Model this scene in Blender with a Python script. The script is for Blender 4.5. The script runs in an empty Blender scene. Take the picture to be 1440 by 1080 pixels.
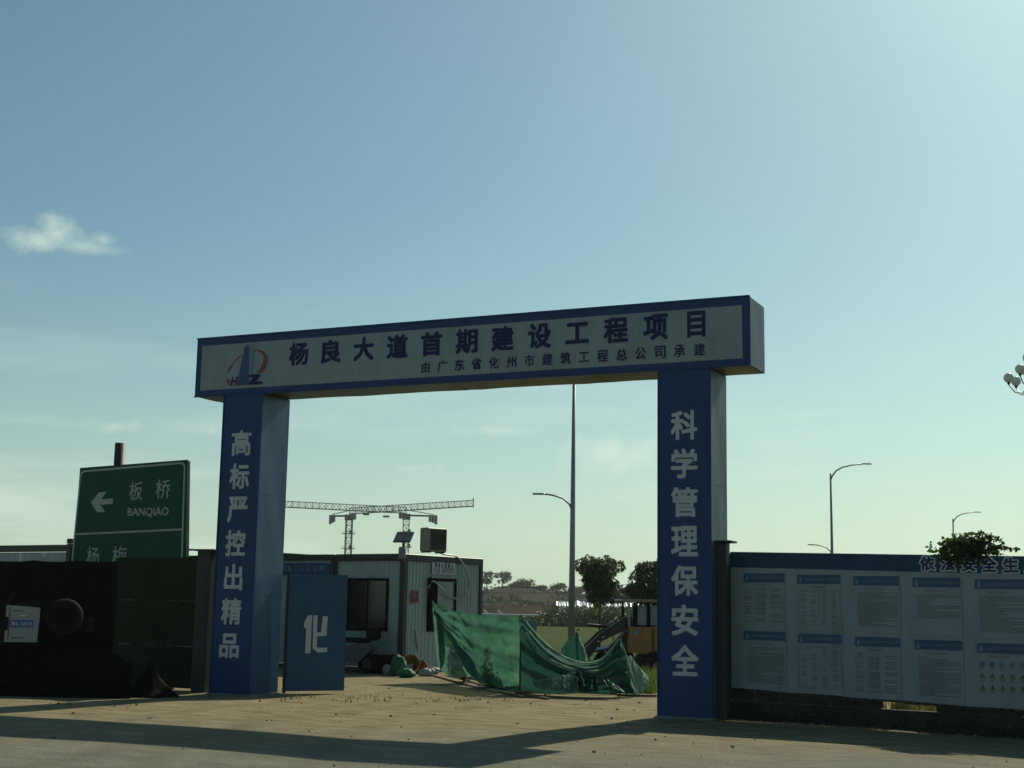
import bpy, math, random
from mathutils import Vector, Matrix
random.seed(7)
S = bpy.context.scene
C = S.collection
R = math.radians

# ------------------------------------------------------------------ camera
FPX = 1962.48                       # focal length in pixels of a 1440 px wide frame
PITCH, ROLL, YAW = R(9.068), R(1.009), R(24.959)
EYE = Vector((0, 0, 1.6))
F = Vector((-math.sin(YAW)*math.cos(PITCH), math.cos(YAW)*math.cos(PITCH), math.sin(PITCH)))
R0 = Vector((math.cos(YAW), math.sin(YAW), 0)); U0 = R0.cross(F)
RV = math.cos(ROLL)*R0 + math.sin(ROLL)*U0
UV = -math.sin(ROLL)*R0 + math.cos(ROLL)*U0
cd = bpy.data.cameras.new('camera'); cam = bpy.data.objects.new('camera', cd); C.objects.link(cam)
cd.sensor_width = 36; cd.lens = 36*FPX/1440; cd.clip_end = 6000; cd.clip_start = 0.1
cam.matrix_world = Matrix(((RV.x, UV.x, -F.x, EYE.x), (RV.y, UV.y, -F.y, EYE.y), (RV.z, UV.z, -F.z, EYE.z), (0, 0, 0, 1)))
S.camera = cam

# ------------------------------------------------------------------ world and sun
SUN_EL, SUN_AZ = R(39.6), R(6.2)     # azimuth from +Y towards +X
W = bpy.data.worlds.new('World'); S.world = W; W.use_nodes = True
nt = W.node_tree; N = nt.nodes; L = nt.links; N.clear()
def wn(t, **k):
    n = N.new(t)
    for a, b in k.items(): setattr(n, a, b)
    return n
def wmath(op, a, b=None, c=None, clamp=False):
    n = wn('ShaderNodeMath', operation=op, use_clamp=clamp)
    for i, v in enumerate((a, b, c)):
        if v is None: continue
        if isinstance(v, (int, float)): n.inputs[i].default_value = v
        else: L.new(v, n.inputs[i])
    return n.outputs[0]
sky = wn('ShaderNodeTexSky', sky_type='NISHITA'); sky.sun_disc = False
sky.sun_elevation = SUN_EL; sky.sun_rotation = SUN_AZ
sky.air_density = 1.0; sky.dust_density = 1.3; sky.ozone_density = 1.5; sky.altitude = 0
tint = wn('ShaderNodeMix', data_type='RGBA', blend_type='MULTIPLY'); tint.inputs[0].default_value = 1
L.new(sky.outputs[0], tint.inputs[6]); tint.inputs[7].default_value = (0.755, 1.075, 0.99, 1)
tc = wn('ShaderNodeTexCoord'); sep = wn('ShaderNodeSeparateXYZ'); L.new(tc.outputs['Generated'], sep.inputs[0])
# thin streaky cloud near the horizon, all round
mp = wn('ShaderNodeMapping'); mp.inputs['Scale'].default_value = (3.2, 3.2, 22); L.new(tc.outputs['Generated'], mp.inputs[0])
nz = wn('ShaderNodeTexNoise'); nz.inputs['Scale'].default_value = 1.6; nz.inputs['Detail'].default_value = 6; nz.inputs['Roughness'].default_value = .55
L.new(mp.outputs[0], nz.inputs['Vector'])
wis = wmath('MULTIPLY_ADD', nz.outputs[0], 5.2, -2.55, True)
band = wmath('MULTIPLY_ADD', sep.outputs[2], -4.6, 1.05, True)
wis = wmath('MULTIPLY', wmath('MULTIPLY', wis, band), 0.50)
# puffs of cumulus
def px_dir(px, py):
    d = F + RV*((px-720)/FPX) - UV*((py-540)/FPX); return d.normalized()
nz2 = wn('ShaderNodeTexNoise'); nz2.inputs['Scale'].default_value = 62; nz2.inputs['Detail'].default_value = 7; nz2.inputs['Roughness'].default_value = .62
L.new(tc.outputs['Generated'], nz2.inputs['Vector'])
tot = None
for (px, py, rw, rh, amt) in ((52, 338, .034, .017, .62), (80, 327, .026, .021, .70), (26, 334, .022, .014, .45), (112, 346, .050, .009, .42), (146, 337, .016, .009, .42), (160, 600, .055, .014, .6), (290, 606, .028, .012, .32), (860, 640, .10, .034, .75), (700, 606, .09, .012, .55), (590, 660, .07, .014, .45), (300, 604, .05, .012, .5),
                              (1190, 602, .020, .012, .50), (1410, 665, .035, .018, .26), (560, 612, .09, .02, .16)):
    d = px_dir(px, py); rt = Vector((d.y, -d.x, 0)).normalized(); up = rt.cross(d)
    def dot(v):
        n = wn('ShaderNodeVectorMath', operation='DOT_PRODUCT'); L.new(tc.outputs['Generated'], n.inputs[0]); n.inputs[1].default_value = v; return n.outputs['Value']
    a = wmath('DIVIDE', dot(rt), rw); b = wmath('DIVIDE', wmath('SUBTRACT', dot(up), 0.0), rh)
    rr = wmath('SQRT', wmath('ADD', wmath('MULTIPLY', a, a), wmath('MULTIPLY', b, b)))
    fr = wmath('GREATER_THAN', dot(d), .5)
    m = wmath('SUBTRACT', 1.0, rr, None, True)
    m = wmath('MULTIPLY_ADD', nz2.outputs[0], 1.5, wmath('MULTIPLY_ADD', m, 1.35, -1.15), True)
    m = wmath('MULTIPLY', wmath('MULTIPLY', m, fr), amt)
    tot = m if tot is None else wmath('MAXIMUM', tot, m)
haz = wmath('MULTIPLY', wmath('POWER', wmath('MULTIPLY_ADD', sep.outputs[2], -3.4, 1.0, True), 2.0), 0.56)
wis = wmath('ADD', wis, haz, None, True)
allc = wmath('MAXIMUM', tot, wis)
cm = wn('ShaderNodeMix', data_type='RGBA'); L.new(allc, cm.inputs[0]); L.new(tint.outputs[2], cm.inputs[6]); cm.inputs[7].default_value = (9.8, 11.9, 10.0, 1)
bg = wn('ShaderNodeBackground'); bg.inputs[1].default_value = 0.070; L.new(cm.outputs[2], bg.inputs[0])
wo = wn('ShaderNodeOutputWorld'); L.new(bg.outputs[0], wo.inputs[0])
sd = bpy.data.lights.new('sun', 'SUN'); sun = bpy.data.objects.new('sun', sd); C.objects.link(sun)
sd.energy = 4.7; sd.angle = R(.5); sd.color = (1, .945, .74)
sv = Vector((math.sin(SUN_AZ)*math.cos(SUN_EL), math.cos(SUN_AZ)*math.cos(SUN_EL), math.sin(SUN_EL)))
sun.rotation_euler = sv.to_track_quat('Z', 'Y').to_euler(); sun.location = (0, 30, 40)
S.view_settings.view_transform = 'Standard'; S.view_settings.look = 'None'; S.view_settings.exposure = 0; S.view_settings.gamma = 1
S.view_settings.use_curve_mapping = False
S.cycles.max_bounces = 6; S.cycles.transparent_max_bounces = 12

# ------------------------------------------------------------------ placement helpers
def ray(px, py): return F + RV*((px-720)/FPX) - UV*((py-540)/FPX)
def at(px, py, s): return EYE + ray(px, py)*s                       # s = distance along the view axis
def gnd(px, py, z=0):
    d = ray(px, py); return EYE + d*((z-1.6)/d.z)
def on_plane(px, py, A, ang):                                       # -> (t along, z) on an upright plane through A
    d = ray(px, py); t = Vector((math.cos(R(ang)), math.sin(R(ang)))); n = Vector((-t.y, t.x))
    k = (Vector((A[0], A[1])).dot(n))/(Vector((d.x, d.y)).dot(n)); P = EYE + d*k
    return (Vector((P.x, P.y))-Vector((A[0], A[1]))).dot(t), P.z
def smooth(a, b, x):
    t = min(1, max(0, (x-a)/(b-a))); return t*t*(3-2*t)
def ground_z(x, y):
    return -0.6*smooth(31, 40, y + .15*(x+10))

# ------------------------------------------------------------------ materials
def mat(name, col, rough=.7, metal=0.0, var=.18, scale=3.0, bump=0.0, bscale=30, col2=None, spec=.5, trans=0, stretch=(1, 1, 1), dirt=None, dirt_amt=.5, detail=5):
    if not trans: col = [c*.74 for c in col]; col2 = [c*.74 for c in col2] if col2 else None; dirt = [c*.74 for c in dirt] if dirt else None   # base colours dimmed throughout to deepen the shaded faces
    m = bpy.data.materials.new(name); m.use_nodes = True; t = m.node_tree; n = t.nodes; l = t.links
    b = n['Principled BSDF']; b.inputs['Roughness'].default_value = rough; b.inputs['Metallic'].default_value = metal
    b.inputs['Specular IOR Level'].default_value = spec
    co = n.new('ShaderNodeTexCoord'); mpn = n.new('ShaderNodeMapping'); mpn.inputs['Scale'].default_value = stretch; l.new(co.outputs['Object'], mpn.inputs[0])
    no = n.new('ShaderNodeTexNoise'); no.inputs['Scale'].default_value = scale; no.inputs['Detail'].default_value = detail; no.inputs['Roughness'].default_value = .6
    l.new(mpn.outputs[0], no.inputs['Vector'])
    rp = n.new('ShaderNodeValToRGB'); rp.color_ramp.elements[0].position = .3; rp.color_ramp.elements[1].position = .7
    a = [c*(1-var) for c in col]; z = [min(1, c*(1+var)) for c in (col2 or col)]
    rp.color_ramp.elements[0].color = (*a, 1); rp.color_ramp.elements[1].color = (*z, 1)
    l.new(no.outputs[0], rp.inputs[0]); out = rp.outputs[0]
    if dirt:
        n2 = n.new('ShaderNodeTexNoise'); n2.inputs['Scale'].default_value = scale*.55; n2.inputs['Detail'].default_value = 8; n2.inputs['Roughness'].default_value = .7
        l.new(mpn.outputs[0], n2.inputs['Vector'])
        mr = n.new('ShaderNodeMapRange'); mr.inputs[1].default_value = .5; mr.inputs[2].default_value = .75; mr.inputs[4].default_value = dirt_amt; l.new(n2.outputs[0], mr.inputs[0])
        mx = n.new('ShaderNodeMix'); mx.data_type = 'RGBA'; l.new(mr.outputs[0], mx.inputs[0]); l.new(out, mx.inputs[6]); mx.inputs[7].default_value = (*dirt, 1); out = mx.outputs[2]
    l.new(out, b.inputs['Base Color'])
    if bump:
        nb = n.new('ShaderNodeTexNoise'); nb.inputs['Scale'].default_value = bscale; nb.inputs['Detail'].default_value = 4; l.new(mpn.outputs[0], nb.inputs['Vector'])
        bm = n.new('ShaderNodeBump'); bm.inputs['Strength'].default_value = bump; bm.inputs['Distance'].default_value = .02; l.new(nb.outputs[0], bm.inputs['Height']); l.new(bm.outputs[0], b.inputs['Normal'])
    if trans:
        tr = n.new('ShaderNodeBsdfTranslucent'); l.new(out, tr.inputs[0]); ms = n.new('ShaderNodeMixShader'); ms.inputs[0].default_value = trans
        l.new(b.outputs[0], ms.inputs[1]); l.new(tr.outputs[0], ms.inputs[2]); l.new(ms.outputs[0], n['Material Output'].inputs[0])
    return m
M = {}
M['blue'] = mat('gate_blue_vinyl', (.003, .048, .175), .45, var=.18, scale=1.6, dirt=(.010, .055, .13), dirt_amt=.5, spec=.3, stretch=(3, 1, .4))
M['navy'] = mat('navy_border_vinyl', (.006, .045, .17), .45, var=.1, scale=2, spec=.3)
M['white'] = mat('dimmed_weathered_white_vinyl', (.33, .365, .385), .6, var=.10, scale=1.5, dirt=(.19, .205, .20), dirt_amt=.6, spec=.3, stretch=(2.2, 1, .6))  # white dimmed to read as a shaded face; the streaks are dirt
M['letter'] = mat('white_lettering', (.60, .63, .64), .6, var=.08, scale=4, spec=.3)
M['navytext'] = mat('navy_lettering', (.012, .02, .09), .6, var=.1, spec=.2)
M['galv'] = mat('galvanised_sheet', (.060, .125, .175), .55, .2, var=.15, scale=2.2, stretch=(1, 1, .35), bump=.25, bscale=2.2, dirt=(.06, .065, .065), dirt_amt=.6)
M['bluesheet'] = mat('blue_painted_sheet', (.018, .085, .185), .4, .2, var=.15, scale=1.8, stretch=(1, 1, .5), bump=.3, bscale=1.6, dirt=(.05, .085, .12), dirt_amt=.45)
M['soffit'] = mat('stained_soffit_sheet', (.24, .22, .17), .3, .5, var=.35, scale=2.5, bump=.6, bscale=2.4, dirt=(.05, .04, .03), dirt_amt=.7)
M['dark'] = mat('dark_steel', (.030, .033, .036), .6, .2, var=.3, scale=6)
M['black'] = mat('black_paint', (.007, .008, .009), .95, var=.3, spec=.03)
M['rubber'] = mat('black_rubber', (.011, .011, .011), .85, var=.3, bump=.3, spec=.12)
M['net_black'] = mat('black_shade_net', (.0055, .0065, .0055), .9, var=.3, scale=8, bump=.4, bscale=60, spec=.1)
M['net_olive'] = mat('dark_olive_shade_net', (.022, .034, .014), .9, var=.35, scale=1.5, bump=.4, bscale=50, spec=.1)
M['leafgate'] = mat('gate_leaf_blue', (.010, .080, .175), .5, .1, var=.14, scale=1.1, bump=.15, bscale=1.5, dirt=(.06, .08, .09), dirt_amt=.5)
M['container'] = mat('pale_grey_blue_panel', (.36, .43, .44), .5, .1, var=.1, scale=1.5, stretch=(1, 1, .3), dirt=(.16, .16, .14), dirt_amt=.5)
M['container_dark'] = mat('dark_grey_frame_paint', (.018, .024, .022), .5, .1, var=.3)
M['glass_dark'] = mat('dark_window_glass', (.01, .013, .013), .12, var=.2, spec=.6)
M['glass_pale'] = mat('dusty_window_glass', (.20, .26, .28), .25, var=.2, spec=.6)
M['sign_green'] = mat('road_sign_green', (.003, .085, .048), .5, var=.08, spec=.15)
M['sign_white'] = mat('road_sign_white', (.42, .46, .42), .45, var=.08)
M['lamp_grey'] = mat('lamp_post_grey', (.30, .33, .33), .45, .3, var=.1)
M['crane'] = mat('crane_weathered_steel', (.16, .12, .10), .6, .1, var=.2)
M['crane_grey'] = mat('crane_grey_steel', (.22, .22, .20), .6, .1, var=.15)
M['wood'] = mat('weathered_plank', (.17, .12, .08), .85, var=.35, scale=3, stretch=(6, 1, 6), bump=.5, bscale=20)
M['wood2'] = mat('pale_new_plank', (.34, .25, .16), .8, var=.25, scale=3, stretch=(6, 1, 6), bump=.4, bscale=20)
M['bark'] = mat('bark', (.07, .055, .04), .9, var=.4, scale=8, bump=.6)
M['leaf'] = mat('tree_leaf', (.045, .065, .02), .65, var=.5, scale=1.6, trans=.30, spec=.3)
M['leaf2'] = mat('creeper_leaf', (.06, .095, .02), .6, var=.5, scale=3, trans=.45, spec=.3)
M['leaf_far'] = mat('distant_leaf', (.05, .062, .035), .8, var=.4, scale=.4, trans=.2, spec=.2)
M['grass'] = mat('grass_blade', (.10, .14, .03), .7, var=.5, scale=2, trans=.4, spec=.2)
M['weed'] = mat('dry_weed', (.14, .13, .05), .8, var=.5, scale=3, trans=.35, spec=.2)
M['yellow'] = mat('loader_yellow', (.42, .20, .03), .5, var=.2, dirt=(.16, .11, .06), dirt_amt=.6)
M['grease'] = mat('greasy_dark_metal', (.055, .045, .034), .45, .5, var=.5, scale=6, bump=.5)
M['chrome'] = mat('bright_metal', (.6, .6, .58), .25, .9, var=.1)
M['globe'] = mat('lamp_globe', (.62, .66, .64), .15, var=.05, spec=.6, trans=.5)
M['carwhite'] = mat('car_white_paint', (.34, .37, .37), .3, var=.04, spec=.5)
M['plateblue'] = mat('plate_blue', (.02, .10, .36), .5, var=.1)
M['hdr'] = mat('header_blue_print', (.015, .085, .19), .55, var=.12, scale=3)
M['strip'] = mat('banner_strip_blue', (.010, .050, .115), .55, var=.15, scale=1.2, dirt=(.02, .09, .17), dirt_amt=.6, spec=.3)
M['print'] = mat('grey_print', (.10, .12, .13), .6, var=.15)
M['iconblue'] = mat('icon_blue', (.04, .20, .34), .6); M['iconyellow'] = mat('icon_yellow', (.22, .24, .06), .6); M['icongrey'] = mat('icon_grey', (.26, .24, .24), .6)
M['red'] = mat('logo_red', (.24, .04, .025), .5, var=.12)
M['logoblue'] = mat('logo_blue', (.012, .09, .24), .5, col2=(.015, .04, .15), var=.2, scale=2)
M['logopale'] = mat('logo_pale_blue', (.16, .26, .32), .5, var=.1)
M['concrete'] = mat('rough_concrete', (.20, .20, .18), .85, var=.25, scale=3, bump=.5)
M['plinth'] = mat('dark_mossy_plinth', (.028, .030, .024), .9, var=.5, scale=4, bump=.6)
M['soil'] = mat('heaped_soil', (.03, .026, .018), .95, var=.4, scale=3, bump=.8)
M['greenbag'] = mat('green_woven_sack', (.014, .13, .05), .7, var=.3, scale=10, bump=.4)
M['yellowbag'] = mat('yellow_woven_basket', (.36, .24, .05), .7, var=.4, scale=12, bump=.5)
M['redcloth'] = mat('red_cloth', (.36, .03, .03), .8, var=.3)
M['paleplastic'] = mat('pale_plastic_bag', (.33, .33, .31), .5, var=.2)
M['orange'] = mat('orange_plastic', (.5, .16, .04), .5)
M['hose'] = mat('pale_hose', (.30, .32, .32), .4)
M['plastic_film'] = mat('white_plastic_film', (.8, .82, .8), .38, .6, var=.1)
M['scootgrey'] = mat('scooter_grey_plastic', (.10, .11, .12), .4, var=.2)
M['bluebanner'] = mat('small_blue_banner', (.012, .06, .22), .6, var=.1)

# green safety net: thin cloth that lets sunlight through
def net_mat(name, col, trn, tra):
    m = bpy.data.materials.new(name); m.use_nodes = True; t = m.node_tree; n = t.nodes; l = t.links
    b = n['Principled BSDF']; b.inputs['Roughness'].default_value = .85; b.inputs['Specular IOR Level'].default_value = .12
    co = n.new('ShaderNodeTexCoord'); no = n.new('ShaderNodeTexNoise'); no.inputs['Scale'].default_value = 2.2; no.inputs['Detail'].default_value = 6; l.new(co.outputs['Object'], no.inputs['Vector'])
    rp = n.new('ShaderNodeValToRGB'); rp.color_ramp.elements[0].position = .3; rp.color_ramp.elements[1].position = .75
    rp.color_ramp.elements[0].color = (*[c*.75 for c in col], 1); rp.color_ramp.elements[1].color = (*[c*1.2 for c in col], 1); l.new(no.outputs[0], rp.inputs[0])
    l.new(rp.outputs[0], b.inputs['Base Color'])
    tr = n.new('ShaderNodeBsdfTranslucent'); l.new(rp.outputs[0], tr.inputs[0]); ms = n.new('ShaderNodeMixShader'); ms.inputs[0].default_value = trn
    l.new(b.outputs[0], ms.inputs[1]); l.new(tr.outputs[0], ms.inputs[2])
    tp = n.new('ShaderNodeBsdfTransparent'); tp.inputs[0].default_value = (.75, 1, .85, 1); m2 = n.new('ShaderNodeMixShader'); m2.inputs[0].default_value = tra
    l.new(ms.outputs[0], m2.inputs[1]); l.new(tp.outputs[0], m2.inputs[2]); l.new(m2.outputs[0], n['Material Output'].inputs[0])
    return m
M['net'] = net_mat('green_safety_net', (.060, .175, .115), .50, .16)
M['net_thin'] = net_mat('thin_green_net', (.13, .28, .19), .5, .30)
M['net_highlight'] = net_mat('highlight_green_net', (.20, .33, .26), .4, .05)  # paler copy of the net that paints the highlights on folds
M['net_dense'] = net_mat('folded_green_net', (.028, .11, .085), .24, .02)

# ground: concrete road, tan dirt apron, grass beyond
def ground_mat():
    m = bpy.data.materials.new('ground_dirt_concrete_grass'); m.use_nodes = True; t = m.node_tree; n = t.nodes; l = t.links
    b = n['Principled BSDF']; b.inputs['Roughness'].default_value = .95; b.inputs['Specular IOR Level'].default_value = .06
    co = n.new('ShaderNodeTexCoord')
    def noise(sc, det=5, st=(1, 1, 1), ro=.6):
        mp_ = n.new('ShaderNodeMapping'); mp_.inputs['Scale'].default_value = st; mp_.inputs['Rotation'].default_value = (0, 0, R(-8)); l.new(co.outputs['Object'], mp_.inputs[0])
        x = n.new('ShaderNodeTexNoise'); x.inputs['Scale'].default_value = sc; x.inputs['Detail'].default_value = det; x.inputs['Roughness'].default_value = ro; l.new(mp_.outputs[0], x.inputs['Vector']); return x.outputs[0]
    def ramp(s, p0, c0, p1, c1):
        r = n.new('ShaderNodeValToRGB'); r.color_ramp.elements[0].position = p0; r.color_ramp.elements[1].position = p1
        r.color_ramp.elements[0].color = (*c0, 1); r.color_ramp.elements[1].color = (*c1, 1); l.new(s, r.inputs[0]); return r.outputs[0]
    def mix(f, a, c):
        x = n.new('ShaderNodeMix'); x.data_type = 'RGBA'
        l.new(f, x.inputs[0]); l.new(a, x.inputs[6]); l.new(c, x.inputs[7]); return x.outputs[2]
    def ma(op, a, bb, cc=None, cl=False):
        x = n.new('ShaderNodeMath'); x.operation = op; x.use_clamp = cl
        for i, v in enumerate((a, bb, cc)):
            if v is None: continue
            if isinstance(v, (int, float)): x.inputs[i].default_value = v
            else: l.new(v, x.inputs[i])
        return x.outputs[0]
    sp = n.new('ShaderNodeSeparateXYZ'); l.new(co.outputs['Object'], sp.inputs[0])
    X, Y = sp.outputs[0], sp.outputs[1]
    fine = noise(14, 9, ro=.8); streak = noise(1.0, 8, (1, 2.6, 1), .68); big = noise(.35, 4)
    conc = ramp(streak, .32, (.165, .172, .150), .68, (.300, .312, .265))
    dirt = ramp(noise(1.6, 7, (1, 2.5, 1)), .33, (.205, .172, .098), .66, (.43, .375, .228))
    grit = ramp(fine, .38, (.08, .072, .050), .58, (.34, .305, .205))
    g = mix(ramp(fine, .42, (0, 0, 0), .7, (.8, .8, .8)), dirt, grit)
    conc = mix(ramp(fine, .44, (0, 0, 0), .75, (.7, .7, .7)), conc, grit)
    # dirt covers the apron before the gate, thinning out towards the camera and to the right
    k = ma('ADD', ma('MULTIPLY_ADD', Y, .16, -2.35), ma('MULTIPLY', X, -.055))
    k = ma('ADD', k, ma('MULTIPLY_ADD', big, 1.4, -.75)); k = ma('MULTIPLY_ADD', streak, .9, ma('ADD', k, -.45), True)
    base = mix(k, conc, g)
    rust = ramp(noise(.9, 7, (.6, 5, 1), .7), .53, (0, 0, 0), .66, (.6, .6, .6)); rc = n.new('ShaderNodeRGB'); rc.outputs[0].default_value = (.17, .095, .05, 1)
    base = mix(ma('MULTIPLY', rust, k), base, rc.outputs[0])
    # two pairs of wheel tracks turning in through the gate
    for (x0, cv) in ((-9.6, .030), (-11.4, .030), (-12.6, .012), (-10.7, .012)):
        yc = ma('SUBTRACT', Y, 21.0); xc = ma('MULTIPLY_ADD', ma('MULTIPLY', yc, yc), cv, x0); dx = ma('ABSOLUTE', ma('SUBTRACT', ma('MULTIPLY_ADD', big, 1.2, X), xc), 0)
        tr_ = ma('MULTIPLY', ma('MULTIPLY_ADD', dx, -4.5, 1.35, True), ma('MULTIPLY_ADD', streak, 2.2, -.7, True)); tr_ = ma('MULTIPLY', tr_, .42)
        tcn = n.new('ShaderNodeRGB'); tcn.outputs[0].default_value = (.115, .085, .050, 1); base = mix(tr_, base, tcn.outputs[0])
    # darker earth, then grass, beyond the yard
    yy = ma('MULTIPLY_ADD', X, .15, Y)
    e = ma('MULTIPLY_ADD', yy, .22, ma('MULTIPLY_ADD', big, 1.6, -7.0), True)
    earth = ramp(noise(.8, 7), .3, (.05, .045, .028), .7, (.13, .11, .07)); base = mix(e, base, earth)
    gr = ramp(noise(.25, 8, ro=.7), .35, (.024, .044, .002), .68, (.070, .095, .006))
    ge = ma('MULTIPLY_ADD', yy, .12, ma('MULTIPLY_ADD', big, 1.2, -5.2), True); base = mix(ge, base, gr)
    dk = n.new('ShaderNodeMix'); dk.data_type = 'RGBA'; dk.blend_type = 'MULTIPLY'; dk.inputs[0].default_value = 1; l.new(base, dk.inputs[6]); dk.inputs[7].default_value = (.74, .72, .69, 1); l.new(dk.outputs[2], b.inputs['Base Color'])  # ground dimmed evenly too, to deepen its shadowed parts
    bm = n.new('ShaderNodeBump'); bm.inputs['Strength'].default_value = .8; bm.inputs['Distance'].default_value = .035
    l.new(ma('MULTIPLY_ADD', noise(3.2, 7, (1, 1.7, 1), .7), 1.1, fine), bm.inputs['Height']); l.new(bm.outputs[0], b.inputs['Normal'])
    return m
M['ground'] = ground_mat()

# ------------------------------------------------------------------ mesh helpers
class MB:
    def __init__(s): s.v = []; s.f = []
    def add(s, vs, fs):
        o = len(s.v); s.v += [tuple(v) for v in vs]; s.f += [tuple(i+o for i in f) for f in fs]; return s
    def box(s, c, d, rot=None, taper=0):
        x, y, z = [k/2 for k in d]; vs = []
        for sz in (-1, 1):
            k = 1-taper if sz > 0 else 1
            for sx, sy in ((-1, -1), (1, -1), (1, 1), (-1, 1)): vs.append(Vector((sx*x*k, sy*y*k, sz*z)))
        if rot is not None: vs = [rot @ v for v in vs]
        vs = [v+Vector(c) for v in vs]
        return s.add(vs, [(3, 2, 1, 0), (4, 5, 6, 7), (0, 1, 5, 4), (1, 2, 6, 5), (2, 3, 7, 6), (3, 0, 4, 7)])
    def bbox(s, c, d, b=.01):                                        # chamfered box
        x, y, z = [k/2 for k in d]; b = min(b, x*.9, y*.9, z*.9); c = Vector(c); vs = []
        for lz, q in ((-z, b), (-z+b, 0), (z-b, 0), (z, b)):
            X, Y = x-q, y-q
            for (px, py) in ((-X+b, -Y), (X-b, -Y), (X, -Y+b), (X, Y-b), (X-b, Y), (-X+b, Y), (-X, Y-b), (-X, -Y+b)): vs.append(c+Vector((px, py, lz)))
        fs = [tuple(range(7, -1, -1)), tuple(range(24, 32))]
        for r_ in range(3):
            for i in range(8): fs.append((r_*8+i, r_*8+(i+1) % 8, r_*8+8+(i+1) % 8, r_*8+8+i))
        return s.add(vs, fs)
    def tube(s, pts, r, n=8, caps=True):
        pts = [Vector(p) for p in pts]; rs = r if isinstance(r, (list, tuple)) else [r]*len(pts); vs = []; fs = []
        for i, p in enumerate(pts):
            t = (pts[min(i+1, len(pts)-1)]-pts[max(i-1, 0)]).normalized(); a = Vector((0, 0, 1)) if abs(t.z) < .9 else Vector((1, 0, 0))
            u = t.cross(a).normalized(); w = u.cross(t)
            for k in range(n):
                an = 2*math.pi*k/n; vs.append(p+(u*math.cos(an)+w*math.sin(an))*rs[i])
        for i in range(len(pts)-1):
            for k in range(n): fs.append((i*n+k, i*n+(k+1) % n, (i+1)*n+(k+1) % n, (i+1)*n+k))
        if caps: fs.append(tuple(range(n-1, -1, -1))); fs.append(tuple(range((len(pts)-1)*n, len(pts)*n)))
        return s.add(vs, fs)
    def ring(s, c, axis, R1, r, n=28, k=10):                         # torus
        c = Vector(c); axis = Vector(axis).normalized(); a = Vector((0, 0, 1)) if abs(axis.z) < .9 else Vector((1, 0, 0)); u = axis.cross(a).normalized(); w = axis.cross(u); vs = []; fs = []
        for i in range(n):
            an = 2*math.pi*i/n; d = u*math.cos(an)+w*math.sin(an)
            for j in range(k):
                bn = 2*math.pi*j/k; vs.append(c+d*(R1+r*math.cos(bn))+axis*(r*math.sin(bn)))
        for i in range(n):
            for j in range(k): fs.append((i*k+j, ((i+1) % n)*k+j, ((i+1) % n)*k+(j+1) % k, i*k+(j+1) % k))
        return s.add(vs, fs)
    def ball(s, c, r, n=12, m=8, noise=0, seed=0):
        rn = random.Random(seed); c = Vector(c); rr = r if isinstance(r, (list, tuple)) else (r, r, r); vs = []; fs = []
        for i in range(m+1):
            th = math.pi*i/m
            for k in range(n):
                an = 2*math.pi*k/n; q = 1+noise*(rn.random()-.5); vs.append(c+Vector((math.sin(th)*math.cos(an)*rr[0]*q, math.sin(th)*math.sin(an)*rr[1]*q, math.cos(th)*rr[2]*q)))
        for i in range(m):
            for k in range(n): fs.append((i*n+k, (i+1)*n+k, (i+1)*n+(k+1) % n, i*n+(k+1) % n))
        return s.add(vs, fs)
    def prism(s, poly, y0, y1):                                      # outline in x-z pushed from y0 to y1
        n = len(poly); vs = [(p[0], y0, p[1]) for p in poly]+[(p[0], y1, p[1]) for p in poly]
        return s.add(vs, [tuple(range(n)), tuple(range(2*n-1, n-1, -1))]+[(i, i+n, (i+1) % n+n, (i+1) % n) for i in range(n)])
    def build(s, name, m, parent=None, smooth_=False):
        me = bpy.data.meshes.new(name); me.from_pydata(s.v, [], s.f); me.materials.append(M[m] if isinstance(m, str) else m)
        if smooth_: me.polygons.foreach_set('use_smooth', [True]*len(me.polygons))
        me.update(); o = bpy.data.objects.new(name, me); C.objects.link(o)
        if parent is not None: o.parent = parent
        return o
def link(o, parent=None):
    C.objects.link(o)
    if parent is not None: o.parent = parent
    return o
def tag(o, label=None, cat=None, group=None, kind=None):
    if label: o['label'] = label
    if cat: o['category'] = cat
    if group: o['group'] = group
    if kind: o['kind'] = kind
    return o
def thing(name, loc, rz, label, cat, group=None):
    o = bpy.data.objects.new(name, None); o.empty_display_size = .2; C.objects.link(o); o.location = loc; o.rotation_euler = (0, 0, rz)
    return tag(o, label, cat, group)
def copy_tree(o, parent=None):
    c = o.copy(); C.objects.link(c); c.parent = parent
    for ch in list(o.children): copy_tree(ch, c)
    return c
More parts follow.
